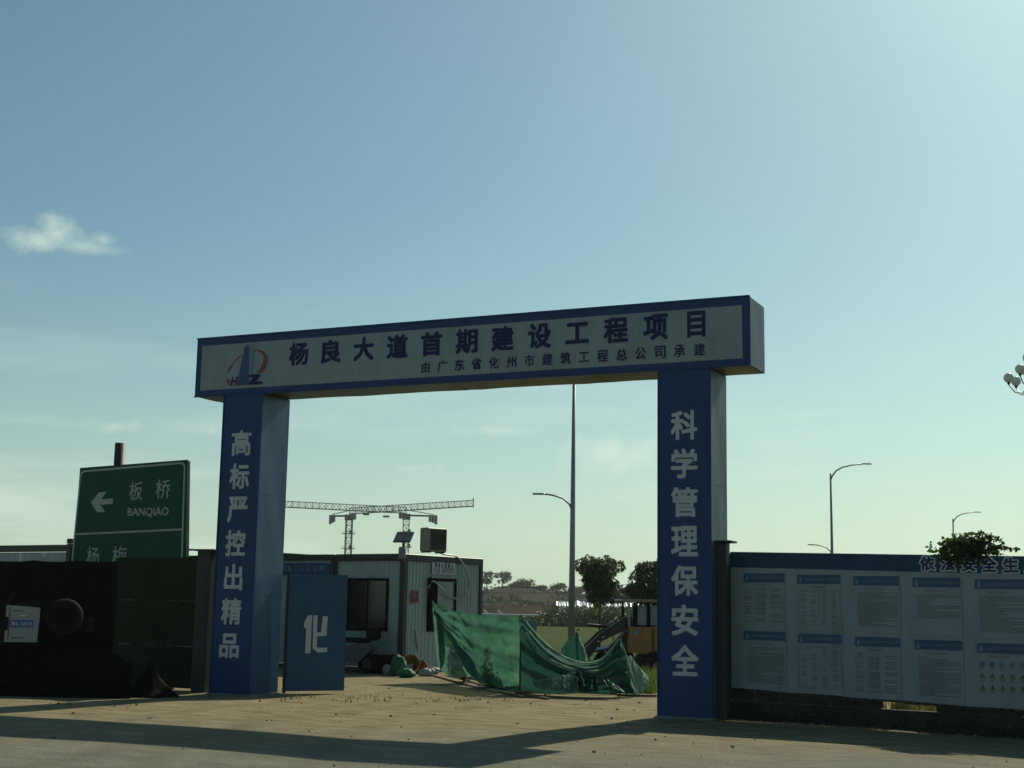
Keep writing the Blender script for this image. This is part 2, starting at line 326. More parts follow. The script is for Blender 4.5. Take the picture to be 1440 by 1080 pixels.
# lettering: flat print cut from the built-in font; glyphs stand in the x-z plane facing -y
DG = None
_gc = {}
def glyph_mesh(txt, bold, key=None):
    k = (txt, bold)
    if k in _gc: return _gc[k]
    cu = bpy.data.curves.new('lettering', 'FONT'); cu.body = txt; cu.resolution_u = 2; cu.offset = bold; cu.fill_mode = 'FRONT'
    o = bpy.data.objects.new('lettering', cu); C.objects.link(o)
    dg = bpy.context.evaluated_depsgraph_get(); me = bpy.data.meshes.new_from_object(o.evaluated_get(dg))
    vs = [(v.co.x, v.co.y) for v in me.vertices]; fs = [tuple(p.vertices) for p in me.polygons]
    bpy.data.objects.remove(o); bpy.data.curves.remove(cu); bpy.data.meshes.remove(me)
    _gc[k] = (vs, fs); return _gc[k]
def glyph(mb, txt, cx, cz, w, h, y, bold=.012, shear=0):
    """fit txt into a w x h cell centred at cx, cz (true ink box)"""
    vs, fs = glyph_mesh(txt, 0)
    if not vs: return
    x0 = min(v[0] for v in vs); x1 = max(v[0] for v in vs); y0 = min(v[1] for v in vs); y1 = max(v[1] for v in vs)
    sx = w/(x1-x0) if w else h/(y1-y0); sy = h/(y1-y0)
    # heavier strokes: the glyph is laid down several times, each a hair further out
    k = bold*1.35; d8 = [(0, 0)]+([(k, 0), (-k, 0), (0, k), (0, -k), (k*.85, k*.85), (-k*.85, k*.85), (k*.85, -k*.85), (-k*.85, -k*.85)] if bold >= .009 else [(k, 0), (-k, 0), (0, k), (0, -k)] if bold > 0 else [])
    sx *= 1-2*k/(x1-x0)*.8; sy *= 1-2*k/(y1-y0)*.8
    for i, (ox, oy) in enumerate(d8):
        mb.add([(cx+(v[0]-(x0+x1)/2+ox)*sx+shear*(v[1]-y0)*sy, y-.0003*i, cz+(v[1]-(y0+y1)/2+oy)*sy) for v in vs], [f[::1] for f in fs])
REFS = {'工': (1.0, .82), '目': (.72, 1.0), '品': (.98, .92), '由': (.85, .95), '严': (1, 1), '一': (1, .15), '出': (.92, 1.0)}
def cjk(mb, ch, cx, cz, size, y, bold=.012, wk=1.0):
    a, b = REFS.get(ch, (1, 1)); glyph(mb, ch, cx, cz, size*a*wk, size*b, y, bold)

# ------------------------------------------------------------------ ground and hills
def make_ground():
    xs = sorted(set([-1500, -900, -500, -300, -180, -110, -70] + [-50+i*1.0 for i in range(76)] + [35, 55, 90, 160, 300, 600, 1200]))
    ys = sorted(set([-400, -150, -60, -20] + [i*.8 for i in range(75)] + [66, 76, 90, 110, 140, 180, 240, 330, 500, 800, 1400, 2600]))
    v = []; f = []
    rn = random.Random(3)
    for y in ys:
        for x in xs:
            w = .010*math.sin(x*1.3+y*.7)+.005*math.sin(x*.6-y*1.9)+rn.uniform(-.006, .006)
            if 19 < y < 23 and -18 < x < -4: w -= .01
            v.append((x, y, ground_z(x, y)+(w if -60 < x < 30 and y < 60 else 0)))
    n = len(xs)
    for j in range(len(ys)-1):
        for i in range(n-1): f.append((j*n+i, j*n+i+1, (j+1)*n+i+1, (j+1)*n+i))
    b = MB(); b.v = v; b.f = f; o = b.build('ground', 'ground', None, True); tag(o, kind='structure')
make_ground()
def hill_mat():
    m = mat('cut_red_earth_hill', (.018, .021, .013), .97, var=.4, scale=.05, spec=.02, col2=(.030, .029, .019), dirt=(.018, .024, .012), dirt_amt=1.0, stretch=(1, 1, 6), detail=8); return m
M['hill'] = hill_mat()
M['redearth'] = mat('bare_red_earth', (.050, .034, .025), .97, spec=.02, var=.25, scale=.05)
def make_hills():
    prof = ((380, 855), (560, 838), (680, 826), (720, 824), (760, 829), (800, 834), (850, 835), (900, 834), (960, 838), (1100, 850), (1300, 862), (1500, 872), (100, 842), (-300, 838))
    prof = sorted(prof); v = []; f = []
    rows = ((250, 0), (300, .10), (340, .28), (380, .55), (430, .8), (480, 1.0), (560, .98), (760, .5))
    cols = list(range(-300, 1501, 24))
    rn = random.Random(5)
    for s, k in rows:
        for px in cols:
            for a, b in zip(prof, prof[1:]):
                if a[0] <= px <= b[0]: py = a[1]+(b[1]-a[1])*(px-a[0])/(b[0]-a[0])
            zt = at(px, py, 480).z+.6; P = at(px, 855, s); v.append((P.x, P.y, -0.62+zt*k*(1+.10*math.sin(px*.05+s)+rn.uniform(-.05, .05))))
    n = len(cols)
    for j in range(len(rows)-1):
        for i in range(n-1): f.append((j*n+i, j*n+i+1, (j+1)*n+i+1, (j+1)*n+i))
    b = MB(); b.v = v; b.f = f; tag(b.build('hills', 'hill', None, True), kind='structure')
make_hills()

# ------------------------------------------------------------------ the gate
GY = 20.444; BX0, BX1, BZ0, BZ1, BD = -15.906, -5.541, 5.297, 6.355, .881
def make_gate():
    g = thing('site_gate', (0, 0, 0), 0, 'tall blue portal gate with white title beam over the site entrance', 'gate')
    # beam core behind the cladding
    MB().box(((BX0+BX1)/2, GY+BD/2+.01, (BZ0+BZ1)/2), (BX1-BX0-.03, BD-.04, BZ1-BZ0-.03)).build('beam_core', 'dark', g)
    # front cladding: navy border and white face
    t0, z0 = on_plane(284.8, 486, (0, GY), 0); t1, z1 = on_plane(1043.5, 427.7, (0, GY), 0)
    wx0, wx1 = t0, t1; wz0, wz1 = BZ0+.10, BZ1-.13
    MB().box(((BX0+BX1)/2, GY+.005, (BZ0+BZ1)/2), (BX1-BX0, .01, BZ1-BZ0)).build('front_cladding', 'navy', g)
    nx = 60; mb = MB(); vs = []; fs = []; rn = random.Random(2)
    for i in range(nx+1):
        x = wx0+(wx1-wx0)*i/nx
        for j in range(5):
            z = wz0+(wz1-wz0)*j/4; w = 0 if j in (0, 4) or i in (0, nx) else .014*math.sin(x*2.2)*math.sin(z*3+x)
            vs.append((x, GY-.004-abs(w), z))
    for i in range(nx):
        for j in range(4): a = i*5+j; fs.append((a, a+5, a+6, a+1))
    mb.add(vs, fs).build('title_panel', 'white', g, True)
    # top, end and soffit cladding sheets, each sheet a part
    nsh = 8; wd = (BX1-BX0)/nsh
    for i in range(nsh):
        xa = BX0+i*wd; m = MB(); m.box((xa+wd/2, GY+BD/2, BZ1+.006), (wd-.012, BD+.02, .012)); m.build('roof_sheet', 'galv', g)
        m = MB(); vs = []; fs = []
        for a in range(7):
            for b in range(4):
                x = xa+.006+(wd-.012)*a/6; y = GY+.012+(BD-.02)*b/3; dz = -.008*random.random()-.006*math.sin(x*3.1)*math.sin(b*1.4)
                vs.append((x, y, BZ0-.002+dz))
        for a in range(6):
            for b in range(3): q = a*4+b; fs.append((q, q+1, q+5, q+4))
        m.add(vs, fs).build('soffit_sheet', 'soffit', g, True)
    def wavy(x, y0, y1, z0, z1, nm, mt, amp=.008, nz=14):
        m = MB(); vs = []; fs = []
        for a in range(6):
            for b in range(nz+1):
                y = y0+(y1-y0)*a/5; z = z0+(z1-z0)*b/nz; vs.append((x+(amp*math.sin(z*2.1+a)*math.sin(y*5+z) if 0 < a < 5 else 0), y, z))
        for a in range(5):
            for b in range(nz): q = a*(nz+1)+b; fs.append((q, q+nz+1, q+nz+2, q+1))
        return m.add(vs, fs).build(nm, mt, g, True)
    wavy(BX1+.004, GY, GY+BD, BZ0, BZ1, 'end_sheet', 'galv'); wavy(BX0-.004, GY, GY+BD, BZ0, BZ1, 'end_sheet', 'galv')
    MB().box(((BX0+BX1)/2, GY+BD+.004, (BZ0+BZ1)/2), (BX1-BX0, .01, BZ1-BZ0)).build('rear_cladding', 'galv', g)
    # edge trims
    for (z, nm) in ((BZ0-.012, 'bottom_trim'), (BZ1+.010, 'top_trim')):
        MB().box(((BX0+BX1)/2, GY-.006, z), (BX1-BX0+.02, .03, .02)).build(nm, 'navy', g)
    MB().box((BX1+.006, GY-.004, (BZ0+BZ1)/2), (.03, .022, BZ1-BZ0)).build('corner_trim', 'navy', g)
    # title characters
    s = '杨良大道首期建设工程项目'
    xa, za = on_plane(421, 497.7, (0, GY), 0); xb, zb = on_plane(979.5, 456, (0, GY), 0)
    for i, ch in enumerate(s):
        m = MB(); cjk(m, ch, xa+(xb-xa)*i/11, za+(zb-za)*i/11, .415, GY-.016, .027, .98); m.build('title_character', 'navytext', g)
    s = '由广东省化州市建筑工程总公司承建'
    xa, za = on_plane(599, 516.6, (0, GY), 0); xb, zb = on_plane(984, 491.8, (0, GY), 0)
    for i, ch in enumerate(s):
        m = MB(); cjk(m, ch, xa+(xb-xa)*i/15, za+(zb-za)*i/15, .195, GY-.016, .014, .93); m.build('subtitle_character', 'navytext', g)
    # emblem: tower between the letters H and Z inside a red swoosh
    def q(px, py): return on_plane(300+px/12, 470+py/12, (0, GY), 0)
    def shape(pts, mt, y, nm):
        m = MB(); P = [q(*p) for p in pts]; n = len(P); m.prism(P, GY-y-.002, GY-y+.001); return m.build(nm, mt, g)
    shape([(535, 225), (610, 178), (600, 855), (410, 868)], 'logoblue', .020, 'emblem_tower')
    shape([(615, 178), (690, 225), (668, 655), (612, 655)], 'logopale', .018, 'emblem_tower')
    def swoosh(outer, inner, nm): shape(outer+inner[::-1], 'red', .013, nm)
    # crescents
    swoosh([(700, 275), (760, 262), (830, 275), (885, 330), (918, 400), (915, 470), (890, 560), (830, 655)],
           [(700, 295), (755, 285), (800, 305), (840, 350), (855, 410), (845, 470), (810, 560), (735, 655)], 'emblem_swoosh')
    swoosh([(490, 345), (420, 395), (330, 490), (260, 590), (230, 680), (228, 770), (245, 840), (262, 862)],
           [(490, 358), (430, 410), (350, 500), (300, 600), (285, 690), (300, 760), (290, 830), (275, 862)], 'emblem_swoosh')
    m = MB(); a = q(355, 795); w = q(420, 720)[0]-q(300, 720)[0]; glyph(m, 'H', a[0], a[1], w*.82, q(0, 720)[1]-q(0, 868)[1], GY-.022, .03, .18); m.build('emblem_letter', 'navytext', g)
    shape([(608, 680), (800, 672), (790, 720), (722, 798), (842, 796), (838, 845), (608, 855), (612, 812), (690, 730), (606, 728)], 'navytext', .022, 'emblem_letter')
    # legs
    for (xa, xb, gz, side, txt, px, lab) in ((-15.244, -14.408, -.05, 'bluesheet', '高标严控出精品', ((340, 623), (323, 908)), 'left'), (-6.999, -6.157, -.05, 'galv', '科学管理保安全', ((962.3, 597.8), (963.6, 928.5)), 'right')):
        D = .848
        MB().box(((xa+xb)/2, GY+D/2, (gz+BZ0)/2), (xb-xa-.02, D-.02, BZ0-gz-.01)).build('pillar_core', 'dark', g)
        # front vinyl, slightly rippled, flush with the beam front
        m = MB(); vs = []; fs = []; nz_ = 40
        for a in range(7):
            for b in range(nz_+1):
                x = xa+(xb-xa)*a/6; z = gz+(BZ0+.0-gz)*b/nz_; w = .004*math.sin(z*4+a*1.7) if 0 < a < 6 else 0
                vs.append((x, GY-.002-abs(w), z))
        for a in range(6):
            for b in range(nz_): i = a*(nz_+1)+b; fs.append((i, i+nz_+1, i+nz_+2, i+1))
        m.add(vs, fs).build('pillar_front', 'blue', g, True)
        # side sheets in stacked lengths
        for k in range(3):
            za = gz+(BZ0-.03-gz)*k/3; zb = gz+(BZ0-.03-gz)*(k+1)/3-.006
            wavy(xb+.003, GY, GY+D, za, zb, 'side_sheet', side, .010); wavy(xa-.003, GY, GY+D, za, zb, 'side_sheet', side, .010)
        MB().box(((xa+xb)/2, GY+D+.004, (gz+BZ0)/2), (xb-xa, .01, BZ0-gz-.04)).build('rear_sheet', side, g)
        for x in (xa, xb): MB().box((x, GY-.006, (gz+BZ0)/2), (.018, .022, BZ0-gz)).build('corner_trim', 'blue', g)
        (p0, p1) = px; a = on_plane(*p0, (0, GY), 0); b = on_plane(*p1, (0, GY), 0); n = len(txt)
        for i, ch in enumerate(txt):
            m = MB(); cjk(m, ch, a[0]+(b[0]-a[0])*i/(n-1), a[1]+(b[1]-a[1])*i/(n-1), .455, GY-.012, .021, .93); m.build('pillar_character', 'letter', g)
        # concrete foot
        MB().bbox(((xa+xb)/2, GY+D/2, gz+.03), (xb-xa+.10, D+.12, .09), .02).build('footing', 'concrete', g)
make_gate()

def make_leaf():
    H = Vector((-14.30, 21.36)); ang = 52; t = thing('gate_leaf', (H.x, H.y, 0), R(ang), 'blue sheet metal gate leaf with a white emblem swung open beside left pillar', 'gate')
    wdt = on_plane(486, 890, H, ang)[0]; z0, z1 = .045, 2.12
    m = MB(); vs = []; fs = []; nx, nz_ = 10, 16
    for i in range(nx+1):
        for j in range(nz_+1):
            x = .0+(wdt-.0)*i/nx; z = z0+(z1-z0)*j/nz_; w = (.014*math.sin(x*4+z*1.3)*math.sin(z*2.4)+.010*math.sin(x*9-z*5)) if 0 < i < nx and 0 < j < nz_ else 0
            vs.append((x, -.022+w, z))
    for i in range(nx):
        for j in range(nz_): a = i*(nz_+1)+j; fs.append((a, a+nz_+1, a+nz_+2, a+1))
    m.add(vs, fs).build('sheet', 'leafgate', t, True)
    fr = MB()
    for z in (z0+.03, 1.05, z1-.03): fr.box(((wdt+.07)/2, .02, z), (wdt-.07, .04, .05))
    for x in (.09, wdt-.025): fr.box((x, .019, (z0+z1)/2), (.045, .042, z1-z0))
    fr.build('frame', 'leafgate', t)
    for z in (.35, 1.8): MB().tube([(.03, .0, z-.07), (.03, .0, z+.07)], .028).build('hinge', 'dark', t)
    MB().box((-.005, .03, 1.06), (.05, .05, 2.1)).build('hinge_post', 'dark', t)
    # white emblem: left stroke and hooked right stroke
    def q(px, py):
        return on_plane(380+px/3.6, 700+py/3.6, H, ang)
    for pts in ([(187, 596), (208, 592), (200, 785), (172, 788), (178, 660), (166, 660), (168, 628)],
                [(214, 596), (236, 594), (232, 682), (252, 680), (262, 600), (288, 598), (280, 698), (232, 702), (232, 758), (284, 758), (282, 780), (236, 783), (210, 762)]):
        m = MB(); m.prism([q(*p) for p in pts], -.047, -.040); m.build('emblem_stroke', 'letter', t)
make_leaf()

# ------------------------------------------------------------------ posts beside the gate
def post(px, Y, w, h, lab, name='gate_post'):
    t_, _ = on_plane(px, 900, (0, Y), 0); t = thing(name, (t_, Y, 0), 0, lab, 'post')
    MB().bbox((0, 0, h/2-.05), (w, .22, h+.1), .012).build('shaft', 'dark', t); MB().bbox((.03, 0, h+.012), (w+.14, .32, .035), .006).build('cap', 'dark', t)
    for k in range(3): MB().box((0, -.118, .5+k*.75), (w*.5, .012, .08)).build('bracket', 'dark', t)
post(1015.5, 20.75, .20, 2.62, 'dark steel post standing between the right gate pillar and the notice board wall')
post(286, 20.75, .30, 2.50, 'dark steel post standing between the net fence and the left gate pillar')

# ------------------------------------------------------------------ right hoarding with banner
WA = Vector((-6.1, 21.0)); WANG = -10
def wq(px, py): return on_plane(px, py, WA, WANG)
def make_hoarding():
    h = thing('hoarding', (WA.x, WA.y, 0), R(WANG), 'long site hoarding of ribbed sheets on a low dark plinth right of the gate', 'fence')
    g0 = wq(1252, 1000)[0]; g1 = wq(1308, 1000)[0]
    for i in range(14):
        x0 = .02+i*.9; z0, z1 = .40-.022*x0, 2.47-.022*x0; m = MB(); n = 6; pts = []
        for k in range(n+1):
            for (dx, dy) in ((0, 0), (.5, 0), (.6, .03), (.9, .03)):
                xx = x0+(k+dx)*.9/(n+1); pts.append((xx, .05+dy))
        pts = [p for p in pts if p[0] <= x0+.895]; vs = []; fs = []
        for (a, b) in pts: vs += [(a, b, z0), (a, b, z1)]
        for k in range(len(pts)-1): fs.append((2*k, 2*k+2, 2*k+3, 2*k+1))
        m.add(vs, fs).build('sheet', 'container_dark', h)
    for z in (.5, 1.4, 2.3): MB().box((6.3, .11, z-.13), (12.6, .04, .05), Matrix.Rotation(R(1.25), 3, 'Y')).build('rail', 'dark', h)
    for i in range(7): MB().box((.1+i*2.08, .17, 1.15), (.07, .07, 2.5)).build('stud', 'dark', h)
    # plinth blocks with one gap where daylight shows through
    rn = random.Random(4); x = -.35; bw = .39
    while x < 12.4:
        for j in range(3):
            xx = x+(bw/2 if j == 1 else 0); c = xx+bw/2
            if j == 2 and g0 < c < g1+.1: continue
            MB().bbox((c, .16+rn.uniform(-.006, .006), (.04+.145*j)), (bw-.012, .12, .139), .008).build('block', 'plinth', h)
        x += bw
make_hoarding()
def make_banner():
    b = thing('banner', (WA.x, WA.y, 0), R(WANG), 'long white notice banner with blue strip and ten printed panels on the hoarding', 'banner')
    x0, x1 = .07, 9.3
    def zt(x): return 2.495-.0215*x
    def zs(x): return 2.26-.024*x
    def zb(x): return .447-.0225*x
    def sheet(za, zbt, y, mt, nm, nj, amp):
        vs = []; fs = []; nx = 90
        for i in range(nx+1):
            x = x0+(x1-x0)*i/nx
            for j in range(nj+1):
                z = za(x)+(zbt(x)-za(x))*j/nj; w = amp*(math.sin(x*1.7+z*2.2)+.6*math.sin(x*4.1-z*3)); e = .012*max(0, 1-(z-.35)/.35)*math.sin(x*7) if amp > 0 else 0
                vs.append((x, y-abs(w)-e, z+(.006*math.sin(x*5) if (j in (0,) and za is zb) else 0)))
        for i in range(nx):
            for j in range(nj): a = i*(nj+1)+j; fs.append((a, a+nj+1, a+nj+2, a+1))
        MB().add(vs, fs).build(nm, mt, b, True)
    sheet(zb, zs, .030, 'white', 'white_sheet', 12, .004); sheet(zs, zt, .024, 'strip', 'blue_strip', 2, .002)
    # headline, white outline under navy strokes
    xs = [wq(p, 795)[0] for p in (1310, 1357)]; step = (wq(1420, 795)[0]-wq(1310, 795)[0])/4*1.0
    c0 = wq(1304, 795)[0]; c4 = wq(1421, 797)[0]; st = (c4-c0)/4
    for i, ch in enumerate('依法安全生产'):
        cx = c0+st*i; cz = (zt(cx)+zs(cx))/2; o = MB(); glyph(o, ch, cx, cz, .250, .240, .012, .075); o.build('headline_outline', 'letter', b)
        o = MB(); glyph(o, ch, cx, cz, .200, .195, .006, .022); o.build('headline_character', 'navytext', b)
    Lf = [wq(1020+p/3.176, 740+q/3.176) for p, q in ((80, 210), (323, 215), (575, 220), (836, 230), (1112, 238))]
    pitch = (Lf[4][0]-Lf[0][0])/4; wdt = wq(1020+1048/3.176, 815)[0]-Lf[3][0]
    z1 = Lf[0][1]; z2 = wq(1020+80/3.176, 740+467/3.176)[1]; hh = z1-wq(1020+80/3.176, 740+250/3.176)[1]
    rn = random.Random(11); Y0 = .010
    for c in range(6):
        xL = Lf[0][0]+pitch*c
        for r_ in range(2):
            zT = (z1 if r_ == 0 else z2)-.0225*(xL-Lf[0][0]); hgt = (z1-z2-.06) if r_ == 0 else .86
            p = MB().box((xL+wdt/2, Y0+.006, zT-hgt/2), (wdt+.02, .004, hgt)).build('poster', 'white', b)
            MB().box((xL+wdt/2, Y0+.001, zT-hh/2), (wdt, .004, hh)).build('header_bar', 'hdr', p)
            m = MB()
            for i, ch in enumerate('广东省化州市建筑工程总公司'): cjk(m, ch, xL+.115+i*(wdt-.16)/12, zT-hh/2, .038, Y0-.004, .01)
            m.prism([(xL+.03, zT-hh*.85), (xL+.05, zT-hh*.2), (xL+.065, zT-hh*.2), (xL+.08, zT-hh*.85)], Y0-.005, Y0-.002)
            m.build('header_lettering', 'logopale', p)
            m = MB(); zz = zT-hh-.05; tw = wdt*rn.uniform(.3, .6); k = int(tw/.036)
            for i in range(k):                                       # title: too small to read, so only its rhythm of strokes
                xx = xL+wdt/2-tw/2+i*.036; m.box((xx, Y0-.001, zz), (.024, .002, .006)); m.box((xx, Y0-.001, zz+.012), (.020, .002, .005)); m.box((xx, Y0-.001, zz), (.005, .002, .03))
            zz -= .055; style = (r_, c)
            if style == (1, 4):
                tag(m.build('text_rows', 'print', p), kind='stuff')
                for rr in range(3):
                    for i in range(5):
                        cx = xL+.06+i*wdt/5*1.0; cz = zz-.045-rr*.155; o = MB()
                        if rr == 0: o.tube([(cx, Y0-.004, cz), (cx, Y0+.003, cz)], .042, 14); o.build('icon', 'iconblue' if i < 2 else 'icongrey', p)
                        else: o.prism([(cx-.047, cz-.04), (cx+.047, cz-.04), (cx, cz+.045)], Y0-.004, Y0+.002); o.build('icon', 'iconyellow', p)
                        o = MB(); o.box((cx, Y0-.006, cz), (.03, .003, .022) if rr == 0 else (.014, .003, .035)); o.box((cx, Y0-.002, cz-.062), (.06, .003, .008)); o.build('icon_mark', 'navytext' if rr else 'print', p)
                continue
            bottom = zT-hgt+.05; rows = int((zz-bottom)/.026); rows = rows if rn.random() < .6 else int(rows*.7)
            table = style in ((0, 0), (0, 1), (1, 1), (1, 2))
            for i in range(rows):
                z = zz-i*.026
                if table:
                    cols = ((.03, .2), (.25, .58), (.62, .95)) if c % 2 == 0 else ((.06, .22), (.30, .45), (.55, .68), (.78, .92))
                    for a, e in cols:
                        if rn.random() < .72: m.box((xL+wdt*(a+e)/2, Y0-.001, z), (wdt*(e-a)*rn.uniform(.6, 1), .002, .009))
                else:
                    e = 1 if rn.random() < .66 else rn.uniform(.25, .8); x = xL+wdt*.08; xe = x+wdt*.88*e
                    while x < xe:
                        w = min(rn.uniform(.05, .16), xe-x+.01); m.box((x+w/2, Y0-.001, z), (w, .002, .009)); x += w+.008
            tag(m.build('text_rows', 'print', p), kind='stuff')
            if table:
                m = MB()
                for z in (zz+.014, zz-rows*.026+.006): m.box((xL+wdt/2, Y0-.0005, z), (wdt*.96, .002, .003))
                for a in (.02, .5, .98): m.box((xL+wdt*a, Y0-.0015, zz-rows*.013), (.003, .002, rows*.026))
                m.build('table_rule', 'print', p)
make_banner()

# ------------------------------------------------------------------ left net fence
def cloth(mb, fn, nu, nv):
    vs = []; fs = []
    for i in range(nu+1):
        for j in range(nv+1): vs.append(fn(i/nu, j/nv))
    for i in range(nu):
        for j in range(nv): a = i*(nv+1)+j; fs.append((a, a+nv+1, a+nv+2, a+1))
    return mb.add(vs, fs)
FA = Vector((-15.55, 21.0)); FANG = 172
def make_netfence():
    t = thing('net_fence', (FA.x, FA.y, 0), R(FANG-180), 'site fence hung with dark olive net cloths between black net and left gate post', 'fence')
    # local x runs to the left as negative
    def X(px): return -on_plane(px, 850, FA, FANG)[0]
    xs = X(165)
    Z = lambda x: 2.44+.012*x+.0*math.sin(x)                         # top line, sagging away to the left
    def sag(x, p=2.6): return -.035*math.sin(math.pi*((x % p)/p))**2
    zr = [on_plane(220, y, FA, FANG)[1] for y in (843, 906)]
    levels = (2.5, zr[0], zr[1], .03)
    for k in range(3):
        za, zb_ = levels[k+1], levels[k]
        def fn(u, v, za=za, zb_=zb_, k=k):
            x = -.02+(xs+.02-.0)*u; top = (Z(x)+sag(x)) if k == 0 else zb_-.02; z = za+(top-za)*v
            return (x, -.03-.03*math.sin(u*9+k)*math.sin(v*3)-.02*v, z)
        cloth(MB(), fn, 30, 8).build('net_cloth', 'net_olive', t, True)
    for i in range(3): MB().tube([(-.05-i*1.08, .06, -.1), (-.05-i*1.08, .06, 2.40)], .03).build('post', 'dark', t)
    for z in (zr[0], zr[1], 2.36): MB().tube([(0, .03, z), (xs, .03, z)], .018, 6).build('rail', 'dark', t)
    # low barrier wrapped in black net
    A = gnd(172, 981); t = thing('net_barrier', (A.x, A.y, 0), R(28), 'low barrier wrapped in black net at the road edge in front of the parked car', 'barrier')
    def fn(u, v):
        x = .15-6.5*u; hh = .80+.03*math.sin(u*9)-.25*smooth(.08, 0, u); return (x, .10*(1-v)*-1-.05*math.sin(u*30)*math.sin(v*3), hh*v-.02*(1-v))
    cloth(MB(), fn, 60, 8).build('net_cloth', 'net_black', t, True)
    def fn2(u, v):
        x = .15-6.5*u; hh = .80+.03*math.sin(u*9)-.25*smooth(.08, 0, u); return (x, .35*v, hh-.05*v)
    cloth(MB(), fn2, 60, 3).build('net_cloth', 'net_black', t, True)
    for i in range(5): MB().tube([(-.1-i*1.5, .15, -.1), (-.1-i*1.5, .15, .5)], .04).build('post', 'dark', t)
    # taller black fence set back behind the car
    s_ = 32.2; A = at(172, 842, s_); B = at(-140, 842, s_); d_ = B-A; n_ = 5; Lw = Vector((d_.x, d_.y)).length
    t = thing('net_fence', (A.x, A.y, 0), math.atan2(d_.y, d_.x)-math.pi, 'tall black net fence standing behind the parked car at far left', 'fence')
    zt = 1.6+(842-787.5)*s_/FPX
    for i in range(n_):
        xa, xb = -Lw*i/n_+(0 if i else 0), -Lw*(i+1)/n_-.05
        def fn(u, v, xa=xa, xb=xb):
            x = xa+(xb-xa)*u; return (x, -.07-.05*math.sin(u*14)*math.sin(v*2.6), .02+(zt-.02-.03*math.sin(math.pi*u)-.012*abs(x))*v)
        cloth(MB(), fn, 30, 10).build('net_cloth', 'net_black', t, True)
        MB().tube([(xa-.1, .06, -.1), (xa-.1, .06, zt-.05)], .03).build('post', 'dark', t)
    MB().tube([(0, .03, zt-.12), (-Lw, .03, zt-.2)], .02, 6).build('rail', 'dark', t)
make_netfence()
def make_heap():
    for (px, py, w, h, lab) in ((207, 978, .62, .56, 'dark soil heap under black net with a pointed top against the olive fence'),):
        P = gnd(px, py); m = MB(); vs = []; fs = []; n = 22; rings = 9; rn = random.Random(px)
        for i in range(rings+1):
            r_ = i/rings
            for k in range(n):
                a = 2*math.pi*k/n; z = h*(1-r_)**1.5*(1+.0)+rn.uniform(-.03, .03)*(1-r_)+(.05*math.sin(a*3))*r_*(1-r_)
                vs.append((w*r_*math.cos(a)*(1+.12*math.sin(a*4)), .6*w*r_*math.sin(a), max(z, -.03)-(.03 if i == rings else 0)))
        for i in range(rings):
            for k in range(n): fs.append((i*n+k, (i+1)*n+k, (i+1)*n+(k+1) % n, i*n+(k+1) % n))
        o = m.add(vs, fs).build('soil_heap', 'net_black', None, True); o.location = (P.x, P.y, 0); tag(o, lab, 'heap')  # net black also stands in for the fence's shade on the heap
make_heap()

